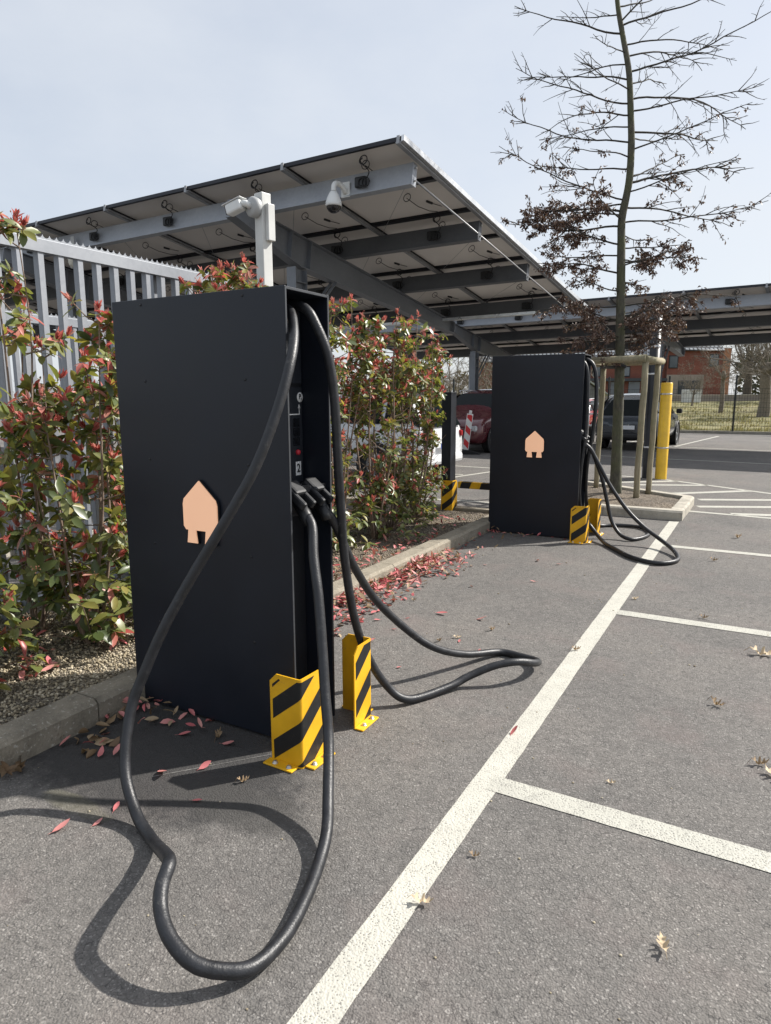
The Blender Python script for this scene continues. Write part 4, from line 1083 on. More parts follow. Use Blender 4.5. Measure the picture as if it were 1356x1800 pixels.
def dead(p, n, s=.05):
    for k in range(n):
        q = p + rnd_dir() * R.uniform(0, .05); d = Vector((R.uniform(-.7, .7), R.uniform(-.7, .7), R.uniform(-1.2, .15)))
        leaf(dl, q, d, rnd_dir(), s * R.uniform(.6, 1.25), s * R.uniform(.28, .5), 0, R.uniform(.3, 1.3), R.uniform(-.6, .9))
def twig(p, d, L_, r, lev, leafy, n=5):
    """one wandering branch with side shoots"""
    d = d.normalized(); pts = [p.copy()]; k = max(3, int(L_ / .11)); k = min(k, 16)
    for i in range(k):
        d = (d + rnd_dir() * (.13 if lev < 2 else .22) + Vector((0, 0, -.004 if lev == 1 else -.012))).normalized()
        pts.append(pts[-1] + d * L_ / k)
    twg.tube(pts, [r * (1 - .8 * i / k) + .0016 for i in range(k + 1)], 5 if lev == 1 else (4 if lev == 2 else 3), cap=False)
    side = {1: int(L_ * (10 if leafy > .3 else 7.5)), 2: int(L_ * 8), 3: int(L_ * 6)}.get(lev, 0)
    if lev < 4:
        for q in range(side):
            f = R.uniform(.12, .97); i = min(k - 1, int(f * k)); b = pts[i].lerp(pts[i + 1], f * k - i); dd = (pts[i + 1] - pts[i]).normalized()
            s = rnd_dir(); s = (s - dd * s.dot(dd)).normalized()
            s.z = s.z * .55 - (.15 if leafy > .3 else .03)
            ln = (L_ * R.uniform(.15, .37) * (1.1 - .6 * f)) if lev < 3 else R.uniform(.04, .12)
            twig(b, dd * .75 + s * .8, max(.05, ln), r * .45, lev + 1, leafy)
            if leafy and lev >= 1 and R.random() < leafy * (.8 if lev > 1 else .5): dead(b + s * ln * .6, R.randint(6, 11))
    if leafy and lev >= 2:
        for q in pts[1:]:
            if R.random() < leafy * .9: dead(q, R.randint(3, 6))
def branch(zs, dx, dz, depth, r, leafy=0):
    p = trunk_at(zs); v = RV * dx + FV * depth + Vector((0, 0, dz))
    L_ = v.length; twig(p, Vector((v.x, v.y, v.z * .6)), L_ * .97, r * .66, 1, leafy)
# z start, reach to the right (+) or left (-), rise, depth, radius, withered leaves
BR = [(2.0, -.55, .1, -.4, .012, 1), (2.1, .65, .2, -.3, .013, 1), (2.15, -.8, .15, .4, .014, 1), (2.2, .9, .3, .4, .015, 1), (2.3, -.9, .2, -.7, .015, 1), (2.4, .6, .25, -.8, .014, 1), (2.45, 1.2, .25, .5, .016, .9), (2.55, -1.1, .1, .1, .016, 1), (2.65, .9, .15, .2, .015, 1), (3.3, .8, .2, -.4, .016, 1), (3.55, 1.0, .2, .3, .016, .8), (4.0, -1.2, .35, .3, .016, 1),
      (2.25, -1.0, -.05, -.3, .017, .8), (2.35, 1.0, .12, .2, .018, .75), (2.55, -.75, .02, .6, .015, .8), (2.6, .75, .12, -.5, .016, .7), (2.75, 1.75, .1, .1, .02, .35), (2.5, .2, .05, -1.0, .014, .6),
      (2.75, -1.2, -.1, .35, .018, .8), (2.95, -.9, -.15, -.6, .016, .7), (3.1, .7, -.2, .5, .014, .5), (3.2, -1.35, .35, .1, .02, .85), (3.35, 1.15, .3, -.1, .02, .9), (3.4, .9, .1, .8, .016, .6), (3.45, -1.0, .2, .8, .017, .7),
      (3.6, -1.5, .4, -.3, .02, .9), (3.75, .75, -.05, .6, .014, .35), (3.85, -1.65, .35, .3, .022, .9), (3.95, -1.0, .28, -.9, .018, .75), (3.9, 1.9, .1, -.2, .018, .15),
      (4.05, -1.55, .42, .0, .024, .85), (4.1, 1.7, .05, .15, .021, .22), (4.15, -.85, .45, .9, .018, .6), (4.2, -2.0, .55, -.15, .018, .12), (4.3, 1.2, .3, -.8, .016, .25),
      (4.42, 1.95, .62, .1, .025, .12), (4.5, 1.1, .8, .7, .016, .1), (4.6, -1.3, .35, .4, .018, .3), (4.75, -1.1, .1, -.6, .015, .2), (4.85, 1.5, .35, -.5, .017, .08), (4.95, -1.95, .12, .1, .018, .05), (5.0, 1.0, .2, .9, .015, .08),
      (5.08, 1.95, .3, .2, .022, .05), (5.15, -1.1, .28, .7, .015, .05), (5.3, -1.5, .0, -.3, .017, .06), (5.35, 1.7, .2, -.3, .018, 0), (5.45, -1.7, .15, .25, .018, 0), (5.5, 1.95, .38, .3, .02, 0), (5.62, -.9, .3, -.8, .014, 0), (5.7, 1.1, .5, .8, .015, 0),
      (5.75, -1.5, .28, .2, .017, 0), (5.85, 1.95, .35, -.1, .02, 0), (5.95, -1.0, .3, .7, .014, 0), (6.05, 1.6, .5, .35, .018, 0), (6.1, -.8, -.2, -.5, .012, 0), (6.2, 1.4, .4, -.4, .016, 0),
      (6.35, -1.55, .3, .1, .019, 0), (6.45, 1.5, .75, .1, .02, 0), (6.5, .6, .9, -.3, .017, 0), (6.6, -.7, .4, .6, .013, 0), (6.7, 1.1, .8, .4, .016, 0), (6.85, -1.1, .5, -.2, .015, 0), (7.0, .9, .6, -.3, .014, 0), (7.2, -.8, .5, .4, .013, 0), (7.3, .8, .7, .3, .013, 0), (7.6, -.6, .5, -.2, .011, 0), (7.8, .55, .5, .2, .01, 0), (8.2, -.4, .4, .1, .009, 0), (8.4, .35, .4, -.2, .008, 0)]
for a in BR: branch(*a)
twg.build('branch', M['twig'], t)
dl.build('withered_foliage', M['dead_leaf'], t)

# stakes and cross rails
def stake(name, a, b, r, label):
    t = thing(name, a, label, 'stake', 'round timber stakes round the young oak')
    A = Vector((0, 0, -.05)); B = Vector(b) - Vector(a); n = 9
    P = [A.lerp(B, i / n) + Vector((.004 * sin(i * 2), .004 * cos(i * 1.3), 0)) for i in range(n + 1)]
    m = MB(); m.tube(P, [r * (1 + .03 * noise.noise((i, a[0], a[1]))) for i in range(n + 1)], 12); m.tube([B - Vector((0, 0, .012)), B + Vector((0, 0, .001))], [r * .98, r * .8], 12); m.build('pole', M['wood'], t)
    return t
stake('tree_stake', (-2.29, 11.2, .09), (-2.25, 11.15, 2.0), .041, 'round timber stake nearest the farther charger, left of the oak trunk')
stake('tree_stake', (-2.42, 10.35, .09), (-2.38, 10.3, 2.0), .041, 'round timber stake mostly hidden right behind the farther charger and its hanging cables')
stake('tree_stake', (-1.5, 10.1, .09), (-1.47, 10.06, 2.02), .043, 'palest round timber stake just right of the oak trunk')
stake('tree_stake', (-1.435, 10.82, .09), (-1.4, 10.78, 2.02), .041, 'round timber stake beside the yellow bollard, right of the palest stake')
t = thing('stake_rail', (-1.9, 10.4, 2.06), 'half round timber rails nailed across the stake tops round the oak trunk', 'rail')
for a, b in (((-.52, -.17, 0), (.44, -.38, .01)), ((.42, -.39, .003), (.53, .5, .0)), ((-.48, .82, .0), (.55, .45, .005)), ((-.5, -.2, -.01), (-.36, .86, -.005))):
    m = MB(); m.tube([Vector(a), Vector(a).lerp(Vector(b), .5), Vector(b)], [.055, .053, .055], 12, flat=.9); m.build('rail', M['wood'], t)
b = MB(); b.tube(catmull([(-.35, .5, -.06), (-.12, .12, -.08), (.0, .0, -.07), (.1, .06, -.08), (-.1, .25, -.08), (-.35, .55, -.06)], 6), .012, 6, flat=2.); b.build('tree_tie', M['strap'], t)

# ------------------------------------------------------------------ bollard and black post
t = thing('yellow_bollard', (-1.61, 13.72, 0), 'tall round yellow bollard pipe strapped beside the black post', 'bollard')
b = MB(); b.lathe([(.105, 0), (.105, 1.79), (.1, 1.8), (.0001, 1.803)], 26); b.build('pipe', M['bollard'], t)
for z in (1.58, .58):
    b = MB(); b.lathe([(.106, z), (.1085, z + .003), (.1085, z + .026), (.106, z + .029)], 26); b.rbox((-.02, -.13, z), (.02, -.105, z + .03), .004); b.tube([(-.1, .02, z + .014), (-.3, .02, z + .014)], .012, 6); b.build('steel_strap', M['bolt'], t)
t = thing('black_post', (-1.86, 13.75, 0), 'black round mast behind the stakes next to the yellow bollard', 'mast')
b = MB(); b.lathe([(.095, 0), (.095, 3.05), (.0001, 3.06)], 22); b.build('mast', M['blackpost'], t)
for z in (2.45, 1.95, .58):
    b = MB(); b.lathe([(.096, z), (.098, z + .002), (.098, z + .03), (.096, z + .032)], 22); b.build('band', M['alu'], t)
b = MB(); b.tube([(.09, 0, 2.85), (.2, 0, 2.95), (.26, -.02, 3.06)], .012, 6); b.tube([(.09, 0, 2.72), (.24, -.05, 2.62)], .008, 6); b.build('bracket', M['alu_dull'], t)
b = MB(); b.tube([(-.16, .02, 0), (-.16, .02, 2.7)], .028, 10); b.build('conduit', M['alu_dull'], t)
# ------------------------------------------------------------------ cars
def car(name, loc, rz, label, prof, paint, wb, wr=.33, roofpaint=None, cabin=(2, 6), bump=None):
    """prof: stations front (+x) to back: (x, z_low, z_belt, z_roof, half width, half roof width)"""
    t = thing(name, loc, label, 'car', None, rz)
    body = MB(); rows = []
    for (x, zl, zb, zr, hw, hr) in prof:
        half = [(hw * .80, zl), (hw * .96, zl + .06), (hw, zl + (zb - zl) * .42), (hw * .995, zl + (zb - zl) * .72), (hw * .955, zb), (hr + (hw * .955 - hr) * .12, zb + (zr - zb) * .88), (hr * .86, zr - (zr - zb) * .03), (hr * .45, zr + .012)]
        rows.append([Vector((x, y, z)) for y, z in half] + [Vector((x, -y, z)) for y, z in half[::-1]])
    m = len(rows[0]); vs = [p for r in rows for p in r]
    fs = []
    for i in range(len(rows) - 1):
        for j in range(m):
            fs.append((i * m + j, i * m + (j + 1) % m, (i + 1) * m + (j + 1) % m, (i + 1) * m + j))
    for i in range(len(rows) - 1):
        for j in range(m):
            f = fs[i * m + j]; top = roofpaint and cabin[0] < i + 1 and i < cabin[1] and j in (6, 7, 8)
            body.add([vs[q] for q in f], [(0, 1, 2, 3)], 1 if top else 0, True)
    body.add(rows[0], [list(range(m))[::-1]]); body.add(rows[-1], [list(range(m))])
    bo = body.build('body', [paint] + ([roofpaint] if roofpaint else []), t)
    bm = bmesh.new(); bm.from_mesh(bo.data); bmesh.ops.remove_doubles(bm, verts=bm.verts, dist=.0005); bmesh.ops.recalc_face_normals(bm, faces=bm.faces); bm.to_mesh(bo.data); bm.free()
    sub = bo.modifiers.new('smooth', 'SUBSURF'); sub.levels = 1; sub.render_levels = 1
    def pane(nm, quad, ins=.05, off=.012, mt=M['car_glass']):
        q = [Vector(p) for p in quad]; c = sum(q, Vector()) / len(q); n = (q[1] - q[0]).cross(q[-1] - q[0]).normalized()
        if n.dot(c - Vector((0, 0, .8))) < 0: n = -n
        k = [p + (c - p).normalized() * min(ins * 1.4, (c - p).length * .4) + n * off for p in q]
        b = MB(); b.add(k, [list(range(len(k)))]); return b.build(nm, mt, t)
    c0, c1 = cabin
    for i in range(c0, c1):     # side glass
        for sgn in (0, 1):
            j, j2 = (4, 5) if sgn == 0 else (m - 5, m - 6)
            a, b_ = rows[i], rows[i + 1]
            pane('side_window', [a[j], b_[j], b_[j2], a[j2]], .035, .006)
    pane('windscreen', [rows[c0 - 0][4] + Vector((.02, 0, .0)), rows[c0][m - 5] + Vector((.02, 0, 0)), rows[c0 + 1][m - 7], rows[c0 + 1][6]], .1, .045)
    pane('rear_window', [rows[c1][4], rows[c1][m - 5], rows[c1 - 1][m - 7], rows[c1 - 1][6]], .07, .035)
    xf, xb = prof[0][0], prof[-1][0]; hw = max(p[4] for p in prof)
    ax = (xf - .85, xf - .85 - wb)
    for x in ax:
        for s in (-1, 1):
            y = s * (hw - .105)
            mt = Matrix.Translation((x, y, wr)) @ Matrix.Rotation(radians(-90 * s), 4, 'X')
            b = MB(); b.lathe([(wr * .6, .1), (wr * .92, .108), (wr, .08), (wr, -.1), (wr * .9, -.11)], 26, 0, mt); ty = b.build('wheel', M['tyre'], t)
            b = MB()
            b.lathe([(.0001, .085), (.05, .09), (.06, .07)], 16, 0, mt); b.lathe([(wr * .56, .085), (wr * .62, .104), (wr * .64, .09)], 26, 0, mt)
            for k in range(5):
                a = 2 * pi * k / 5
                b.rbox((.03, -.028, .06), (wr * .6, .028, .085), .008, 0, mt @ Matrix.Rotation(a, 4, 'Z'))
            b.build('rim', M['rim'], ty)
            b = MB(); b.lathe([(wr + .075, .1), (wr + .075, .125), (wr + .02, .128), (wr + .005, .09), (.02, .03)], 30, 0, mt); b.build('wheel_arch', M['trim'], t)
    for s in (-1, 1):
        i = c0; p = rows[i + 0][4]
        b = MB(); b.rbox((p.x - .32, s * (hw + .02) - (.0 if s > 0 else .17), p.z + .02), (p.x - .2, s * (hw + .02) + (.17 if s > 0 else 0), p.z + .17), .035); b.build('wing_mirror', M['trim'], t)
        b = MB(); zf = prof[1][2]
        b.rbox((xf - .30, s * hw * .62 - .2 * (s < 0) - .0, zf - .2), (xf - .03, s * hw * .62 + .2 * (s > 0), zf - .03), .04); b.build('headlight', M['headlamp'], t)
        zr_ = prof[-2][2]
        b = MB(); b.rbox((xb - .015, s * hw * .74 - .1 * (s < 0), zr_ - .17), (xb + .2, s * hw * .74 + .1 * (s > 0), zr_ - .05), .03); b.build('tail_light', M['taillamp'], t)
        for i in range(c0 + 1, c1): pass
        b = MB(); r0 = rows[c0 + 1][6]; r1 = rows[c1 - 1][6]
        b.tube(catmull([(r0.x - .05, s * abs(r0.y) * 1.0, r0.z), (r0.x - .2, s * abs(r0.y) * 1.02, r0.z + .07), (r1.x + .2, s * abs(r1.y) * 1.02, r1.z + .075), (r1.x + .02, s * abs(r1.y), r1.z + .01)], 5), .02, 6); b.build('roof_rail', M['alu'], t)
        for xh in (ax[0] - .75, ax[0] - 1.75):
            b = MB(); b.rbox((xh - .1, s * (hw + .0) - .015, prof[3][2] - .15), (xh + .08, s * (hw + .0) + .015, prof[3][2] - .11), .008); b.build('door_handle', M['trim'], t)
    b = MB(); b.rbox((xf - .1, -hw * .58, prof[0][1] - .03), (xf + .012, hw * .58, prof[0][1] + .12), .04); b.build('front_bumper', M['trim'], t)
    b = MB(); b.rbox((xf - .05, -hw * .5, prof[0][1] + .2), (xf + .028, hw * .5, prof[0][1] + .3), .02); b.build('grille', M['trim'], t)
    b = MB(); b.rbox((xb - .05, -hw * .8, prof[-1][1] - .06), (xb + .14, hw * .8, prof[-1][1] + .12), .06); b.build('rear_bumper', bump or M['trim'], t)
    for (x0, x1, z, nm) in ((xf + .029, xf + .036, prof[0][1] + .03, 'front_plate'), (xb - .062, xb - .054, prof[-1][1] + .22, 'rear_plate')):
        b = MB(); b.rbox((x0, -.26, z), (x1, .26, z + .11), .003)
        pb_ = b.build(nm, M['plate_white'], t)
        b = MB(); s = 1 if x0 > 0 else -1
        yb = -.255 * s
        b.box((x1 + .0004 if s > 0 else x0 - .0012, min(yb, yb + .045 * s), z + .003), (x1 + .0012 if s > 0 else x0 - .0004, max(yb, yb + .045 * s), z + .107)); b.build('blue_band', M['plate_blue'], pb_)
    return t
VAN = [(2.2, .34, .66, .70, .74, .7), (2.1, .24, .80, .84, .86, .78), (1.8, .22, .96, 1.0, .9, .8), (1.15, .22, 1.06, 1.1, .92, .78), (.42, .22, 1.08, 1.68, .92, .68), (-.5, .22, 1.09, 1.79, .92, .69), (-1.4, .22, 1.09, 1.78, .92, .68), (-2.05, .24, 1.06, 1.66, .9, .66), (-2.2, .3, 1.0, 1.1, .86, .7), (-2.24, .36, .7, .72, .8, .74)]
SUV = [(2.2, .36, .66, .70, .72, .68), (2.1, .28, .82, .86, .84, .76), (1.8, .25, .93, .97, .89, .8), (.95, .25, 1.0, 1.04, .9, .78), (.15, .25, 1.03, 1.56, .9, .64), (-.6, .25, 1.04, 1.65, .9, .65), (-1.4, .25, 1.05, 1.62, .9, .64), (-1.98, .27, 1.06, 1.5, .88, .62), (-2.17, .34, .98, 1.02, .86, .72), (-2.22, .4, .7, .72, .82, .76)]
car('parked_car', (-7.4, 19.45, 0), radians(-93), 'maroon people carrier with silver roof rails seen beyond the red and white beacon', VAN, M['car_maroon'], 2.75, cabin=(3, 8))
car('parked_car', (-3.33, 22.5, 0), radians(88), 'dark slate estate car with pale roof, rear facing the oak stakes', SUV, M['car_grey'], 2.65, .35, M['car_silver'], cabin=(3, 8))
car('parked_car', (-7.27, 11.45, 0), radians(177), 'white car glimpsed through the hedge under the near carport', SUV, M['car_white'], 2.65, .34, cabin=(3, 8), bump=M['car_white'])
car('parked_car', (-6.35, 27.6, 0), radians(87), 'small red car half hidden between the farther charger and the oak stakes', [(p[0] * .85, p[1], p[2] * .95, p[3] * .9, p[4] * .93, p[5] * .93) for p in SUV], M['car_red'], 2.3, .3, cabin=(3, 8))

# ------------------------------------------------------------------ beacon, cycle stand
t = thing('traffic_beacon', (-7.05, 17.2, 0), 'slanted red and white striped beacon plate on a dark rubber foot', 'beacon', None, radians(20))
b = MB()
b.prism([(-.42, 0), (.42, 0), (.34, .05), (.12, .11), (-.12, .11), (-.34, .05)], .34, 0, Matrix(((1, 0, 0, 0), (0, 0, 1, -.17), (0, 1, 0, 0), (0, 0, 0, 1)))); b.build('foot', M['tyre'], t)
TL = Matrix.Translation((0, 0, .1)) @ Matrix.Rotation(radians(7), 4, 'Y')
b = MB(); b.rbox((-.085, -.012, .02), (.085, .012, 1.0), .01, 0, TL); b.rbox((-.04, -.012, 1.0), (.04, .012, 1.09), .01, 0, TL)
for k in range(-1, 5):
    p = clip_poly([(-.2, k * .36 + .28), (.2, k * .36 - .06), (.2, k * .36 + .11), (-.2, k * .36 + .45)], -.07, .07, .05, .97)
    if len(p) > 2: b.add([TL @ Vector((x, -.0135, z)) for x, z in p], [list(range(len(p)))], 1)
b.build('striped_plate', [M['beacon_white'], M['beacon_red']], t)
t = thing('cycle_stand', (-5.3, 24.2, 0), 'galvanised railing with dark hoops beside the red car', 'cycle stand')
b = MB()
for z in (.55, .95): b.tube([(-1.0, 0, z), (1.0, -.1, z)], .028, 8)
for x in (-1.0, 0, 1.0): b.tube([(x, -.05 * (x + 1) * 1, 0), (x, -.05 * (x + 1), 1.28)], .025, 8)
b.tube([(-1.0, 0, 1.28), (1.0, -.1, 1.28)], .022, 8)
b.build('railing', M['alu'], t)
for k in range(4):
    x = .25 + k * .22; b = MB()
    b.tube(catmull([(x, -.25, 0), (x, -.27, .6), (x + .03, -.22, .9), (x + .12, -.2, .92), (x + .14, -.2, .6), (x + .1, -.3, 0)], 5), .022, 6); b.build('hoop', M['blackpost'], t)

# ------------------------------------------------------------------ mesh fence
t = thing('mesh_fence', (0, 31.5, .1), 'dark wire mesh fence with slim posts in front of the meadow', 'fence')
b = MB(); x = -14.0
while x < 14:
    b.add([(x - .004, 0, .03), (x + .004, 0, .03), (x + .004, 0, 1.75), (x - .004, 0, 1.75)], [(0, 1, 2, 3)]); b.add([(x, -.004, .03), (x, .004, .03), (x, .004, 1.75), (x, -.004, 1.75)], [(0, 1, 2, 3)]); x += .1
for k in range(10):
    z = .05 + k * .188; b.box((-14, -.005, z - .005), (14, .005, z + .005))
w_ = b.build('wire_panel', M['fence_dark'], t); w_['kind'] = 'stuff'
for x in (-13.6, -11.1, -8.6, -6.1, -3.6, -1.05, 1.45, 3.95, 6.45):
    b = MB(); b.rbox((x - .035, .01, -.05), (x + .035, .08, 2.3), .006); b.build('fence_post', M['fence_dark'], t)

# ------------------------------------------------------------------ houses and shed
ang = radians(29)
t = thing('brick_house', (-9.13, 77.06, 1.0), 'red brick terrace with tiled roof and a dark garage door beyond the meadow', 'house', None, ang)
b = MB(); b.box((0, 0, 0), (6.2, 9, 5.2)); b.build('wall', M['brick'], t)
b = MB(); b.box((.0, -.04, 0), (3.9, -.002, 2.75)); rn = b.build('render_bay', M['render'], t)
b = MB(); b.box((5.75, -.06, 0), (6.55, 9.05, 5.45)); b.build('gable_pier', M['brick_tan'], t)
def roof(x0, x1, y0, y1, ze, zr, nm='roof'):
    b = MB(); ym = (y0 + y1) / 2
    for (a, za, c, zc) in ((y0 - .3, ze, ym, zr), (y1 + .3, ze, ym, zr)):
        b.add([(x0, a, za), (x1, a, za), (x1, c, zc), (x0, c, zc), (x0, a, za - .16), (x1, a, za - .16), (x1, c, zc - .16), (x0, c, zc - .16)], [(0, 1, 2, 3), (4, 7, 6, 5), (0, 4, 5, 1), (1, 5, 6, 2), (3, 2, 6, 7), (0, 3, 7, 4)])
    b.add([(x0 + .02, y0, ze), (x0 + .02, y1, ze), (x0 + .02, ym, zr - .1)], [(0, 1, 2)], 1); b.add([(x1 - .02, y0, ze), (x1 - .02, y1, ze), (x1 - .02, ym, zr - .1)], [(0, 1, 2)], 1)
    r_o = b.build(nm, [M['tile'], M['brick']], t)
    b = MB(); b.tube([(x0, y0 - .36, ze - .1), (x1, y0 - .36, ze - .1)], .07, 6); b.build('gutter', M['winframe'], r_o)
roof(-.1, 5.7, 0, 9, 5.3, 9.0); roof(-19.5, -.15, .4, 9.4, 4.15, 8.2)
b = MB(); b.box((-19.4, .4, 0), (-.01, 9.4, 4.1)); b.build('wall', M['brick'], t)
b = MB(); b.box((1.25, -.09, .02), (3.55, -.045, 2.15)); gd = b.build('garage_door', M['garage'], t)
for k in range(5):
    b = MB(); b.box((1.27, -.1, .1 + k * .41), (3.53, -.091, .46 + k * .41)); b.build('door_panel', M['garage'], gd)
for (x, z, ww, hh, y) in ((.12, 3.4, .98, 1.32, 0), (4.35, 3.55, .98, 1.3, 0), (-4.6, 2.55, .9, 1.1, .4), (-7.7, 2.55, .9, 1.1, .4), (-12.4, 2.55, .9, 1.1, .4), (-16, 2.55, .9, 1.1, .4)):
    b = MB(); b.rbox((x, y - .07, z), (x + ww, y + .02, z + hh), .02); fr = b.build('window', M['winframe'], t)
    b = MB(); b.box((x + .1, y - .08, z + .1), (x + ww - .1, y - .071, z + hh - .1)); b.build('pane', M['winglass'], fr)
b = MB(); b.box((-8.2, -.35, 2.1), (-.05, .39, 2.4)); b.build('canopy', M['garage'], t)
for k in range(4):
    x = -7.6 + k * 1.9; b = MB(); b.rbox((x, .33, .1), (x + 1.2, .398, 2.05), .02); b.build('ground_window', M['winglass'], t)
b = MB(); b.rbox((1.55, 5.2, 8.9), (2.35, 5.9, 10), .03); b.build('chimney', M['brick_tan'], t)
t = thing('garden_shed', (-10.3, 42.0, .2), 'low shed with pale green sheet roof behind the oak stakes', 'shed', None, radians(24))
b = MB(); b.box((-1.6, 0, -.3), (1.5, 4, 1.75)); b.add([(-1.6, 0, 1.75), (1.5, 0, 1.75), (-.05, 0, 2.9)], [(0, 1, 2)]); b.add([(-1.6, 4, 1.75), (1.5, 4, 1.75), (-.05, 4, 2.9)], [(2, 1, 0)]); b.build('wall', M['shed_wall'], t)
b = MB()
for (xa, za, xc, zc) in ((-1.95, 1.62, -.05, 3.02), (2.2, 1.45, -.05, 3.02)): b.add([(xa, -.3, za), (xa, 4.3, za), (xc, 4.3, zc), (xc, -.3, zc), (xa, -.3, za - .09), (xa, 4.3, za - .09), (xc, 4.3, zc - .09), (xc, -.3, zc - .09)], [(0, 1, 2, 3), (7, 6, 5, 4), (0, 4, 5, 1), (0, 3, 7, 4), (1, 5, 6, 2), (2, 6, 7, 3)])
b.build('roof', M['shed_roof'], t)
b = MB(); b.rbox((-.6, -.05, -.1), (.3, -.002, 1.6), .01); b.build('door', M['shed_door'], t)
# low pale garden wall and boxes by the houses
t = thing('garden_wall', (-6.4, 66, 1.05), 'low pale garden wall along the far edge of the meadow', 'wall', None, radians(20))
b = MB(); b.rbox((-9, 0, -.3), (14, .25, .55), .03); b.build('wall_body', M['render'], t); b = MB(); b.rbox((-9, -.04, .551), (14, .29, .62), .02); b.build('coping', M['kerb_pale'], t)
t = thing('utility_cabinet', (-5.6, 65.0, 1.1), 'small pale utility cabinet near the garage door', 'cabinet', None, radians(20))
b = MB(); b.rbox((-.75, -.3, -.2), (.75, .3, 1.0), .03); b.build('cabinet_body', M['cam_post'], t)
b = MB(); b.rbox((-.02, -.315, -.1), (.02, -.301, .95), .004); b.build('door_seam', M['cam_grey'], t)

# ------------------------------------------------------------------ far trees
def bare_tree(x, y, h, r, label, pollard=False, mt=None, spread=1., name='bare_tree', n1=16, trunk_h=.35, fine=1.):
    z0 = hill(x, y) if y > 31.6 else 0
    t = thing(name, (x, y, z0), label, 'tree', 'bare trees beyond the mesh fence')
    tr, cr = MB(), MB(); th = h * trunk_h
    P = catmull([(0, 0, -.2), (.05 * h * .2, 0, th * .4), (R.uniform(-.1, .1), R.uniform(-.1, .1), th), (R.uniform(-.2, .2), 0, th * 1.15)], 5)
    tr.tube(P, [r * (1.25 - .45 * i / len(P)) * (1 + .12 * noise.noise((i * .7, x, y))) for i in range(len(P))], 9)
    if pollard: tr.lathe([(.01, -.5 * r * 2), (r * 1.15, -.3 * r), (r * 1.35, .2), (r * .8, .5), (.01, .55)], 9, 0, Matrix.Translation(P[-2]))
    tr.build('trunk', mt or M['bare'], t)
    top = P[-1]
    def go(p, d, L_, rr, lev):
        pts = [p]; k = 5
        for i in range(k):
            d = (d + rnd_dir() * .2 + Vector((0, 0, -.05 if lev > 1 else .02))).normalized(); pts.append(pts[-1] + d * L_ / k)
        cr.tube(pts, [rr * (1 - .75 * i / k) for i in range(k + 1)], 3 if lev else 5, cap=False)
        if lev < 3:
            for q in range(int(([7, 6, 4][lev]) * fine)):
                f = R.uniform(.2, 1); i = min(k - 1, int(f * k)); b0 = pts[i].lerp(pts[i + 1], f * k - i)
                go(b0, (d * .7 + rnd_dir() * .9).normalized(), L_ * R.uniform(.25, .5), max(.006, rr * .42), lev + 1)
    for k in range(n1):
        a = 2 * pi * k / n1 + R.uniform(-.3, .3); el = R.uniform(-.1, 1.3) if pollard else R.uniform(.3, 1.3)
        go(top - Vector((0, 0, R.uniform(0, th * (.15 if pollard else .5)))), Vector((cos(a) * cos(el) * spread, sin(a) * cos(el) * spread, sin(el))), (h - th) * R.uniform(.55, .95), r * (.16 if pollard else .3), 0)
    cr.build('crown', mt or M['bare'], t)
    return t
bare_tree(.0, 46.5, 5.6, .3, 'old pollard willow with thick leaning trunk at the right edge of the meadow', True, spread=1.1, n1=24, trunk_h=.42)
bare_tree(-2.5, 50.5, 5.2, .13, 'slimmer pollard willow standing left of the thick trunked willow', True, spread=1.0, n1=11, trunk_h=.38)
bare_tree(2.8, 55, 6.5, .36, 'pollard willow just outside the right edge of the photo', True, n1=20)
bare_tree(-4.9, 58, 3.6, .06, 'thin low bare tree in front of the brick gable', False, n1=12, trunk_h=.3)
bare_tree(1.3, 66, 8.0, .3, 'tall dusky bare tree behind the pollard willows', False, M['bare_dark'], n1=16)
bare_tree(-1.5, 71, 8.4, .3, 'dark bare tree right of the brick gable', False, M['bare_dark'], n1=16)
bare_tree(-16.5, 38, 5.5, .18, 'bare scrubby tree behind the maroon people carrier', False, n1=16, trunk_h=.15)
bare_tree(-14.3, 40, 5.0, .16, 'bare scrubby tree left of the farther charger top', False, n1=16, trunk_h=.15)
bare_tree(-19.5, 37, 6, .2, 'leftmost bare scrubby tree behind the white car and hedge', False, n1=16, trunk_h=.15)
bare_tree(-12.0, 46, 4.6, .16, 'low bare tree in front of the left end of the brick terrace', False, n1=14, trunk_h=.2)
# far masses of scrub and evergreens (one mass each, uncountable)
def mass(name, label, mt, x0, x1, y0, y1, h, n, sz, twiggy=False):
    b = MB()
    for k in range(n):
        x = R.uniform(x0, x1); y = R.uniform(y0, y1); top = h * (.62 + .38 * noise.noise((x * .22, y * .1, 7))) ; z = R.uniform(0, 1) ** .75 * top + (hill(x, y) if y > 31.6 else 0)
        p = Vector((x, y, z)); s = sz * R.uniform(.5, 1.3)
        if twiggy and R.random() < .5: 
            e = p + rnd_dir(.3) * s * 3; b.add([p, p + Vector((.03, 0, 0)), e], [(0, 1, 2)])
        else: leaf(b, p, rnd_dir(), rnd_dir(), s, s * .6)
    o = b.build(name, mt); return tag(o, label, 'scrub', kind='stuff')
mass('distant_evergreens', 'dark evergreen mass on the skyline right of the houses', M['hedge_far'], -3, 40, 84, 100, 8, 9000, .55)
mass('distant_scrub', 'brown bare scrub behind the parked people carrier', M['scrub_far'], -60, -15, 36, 48, 4.6, 9000, .3, True)
b = MB()
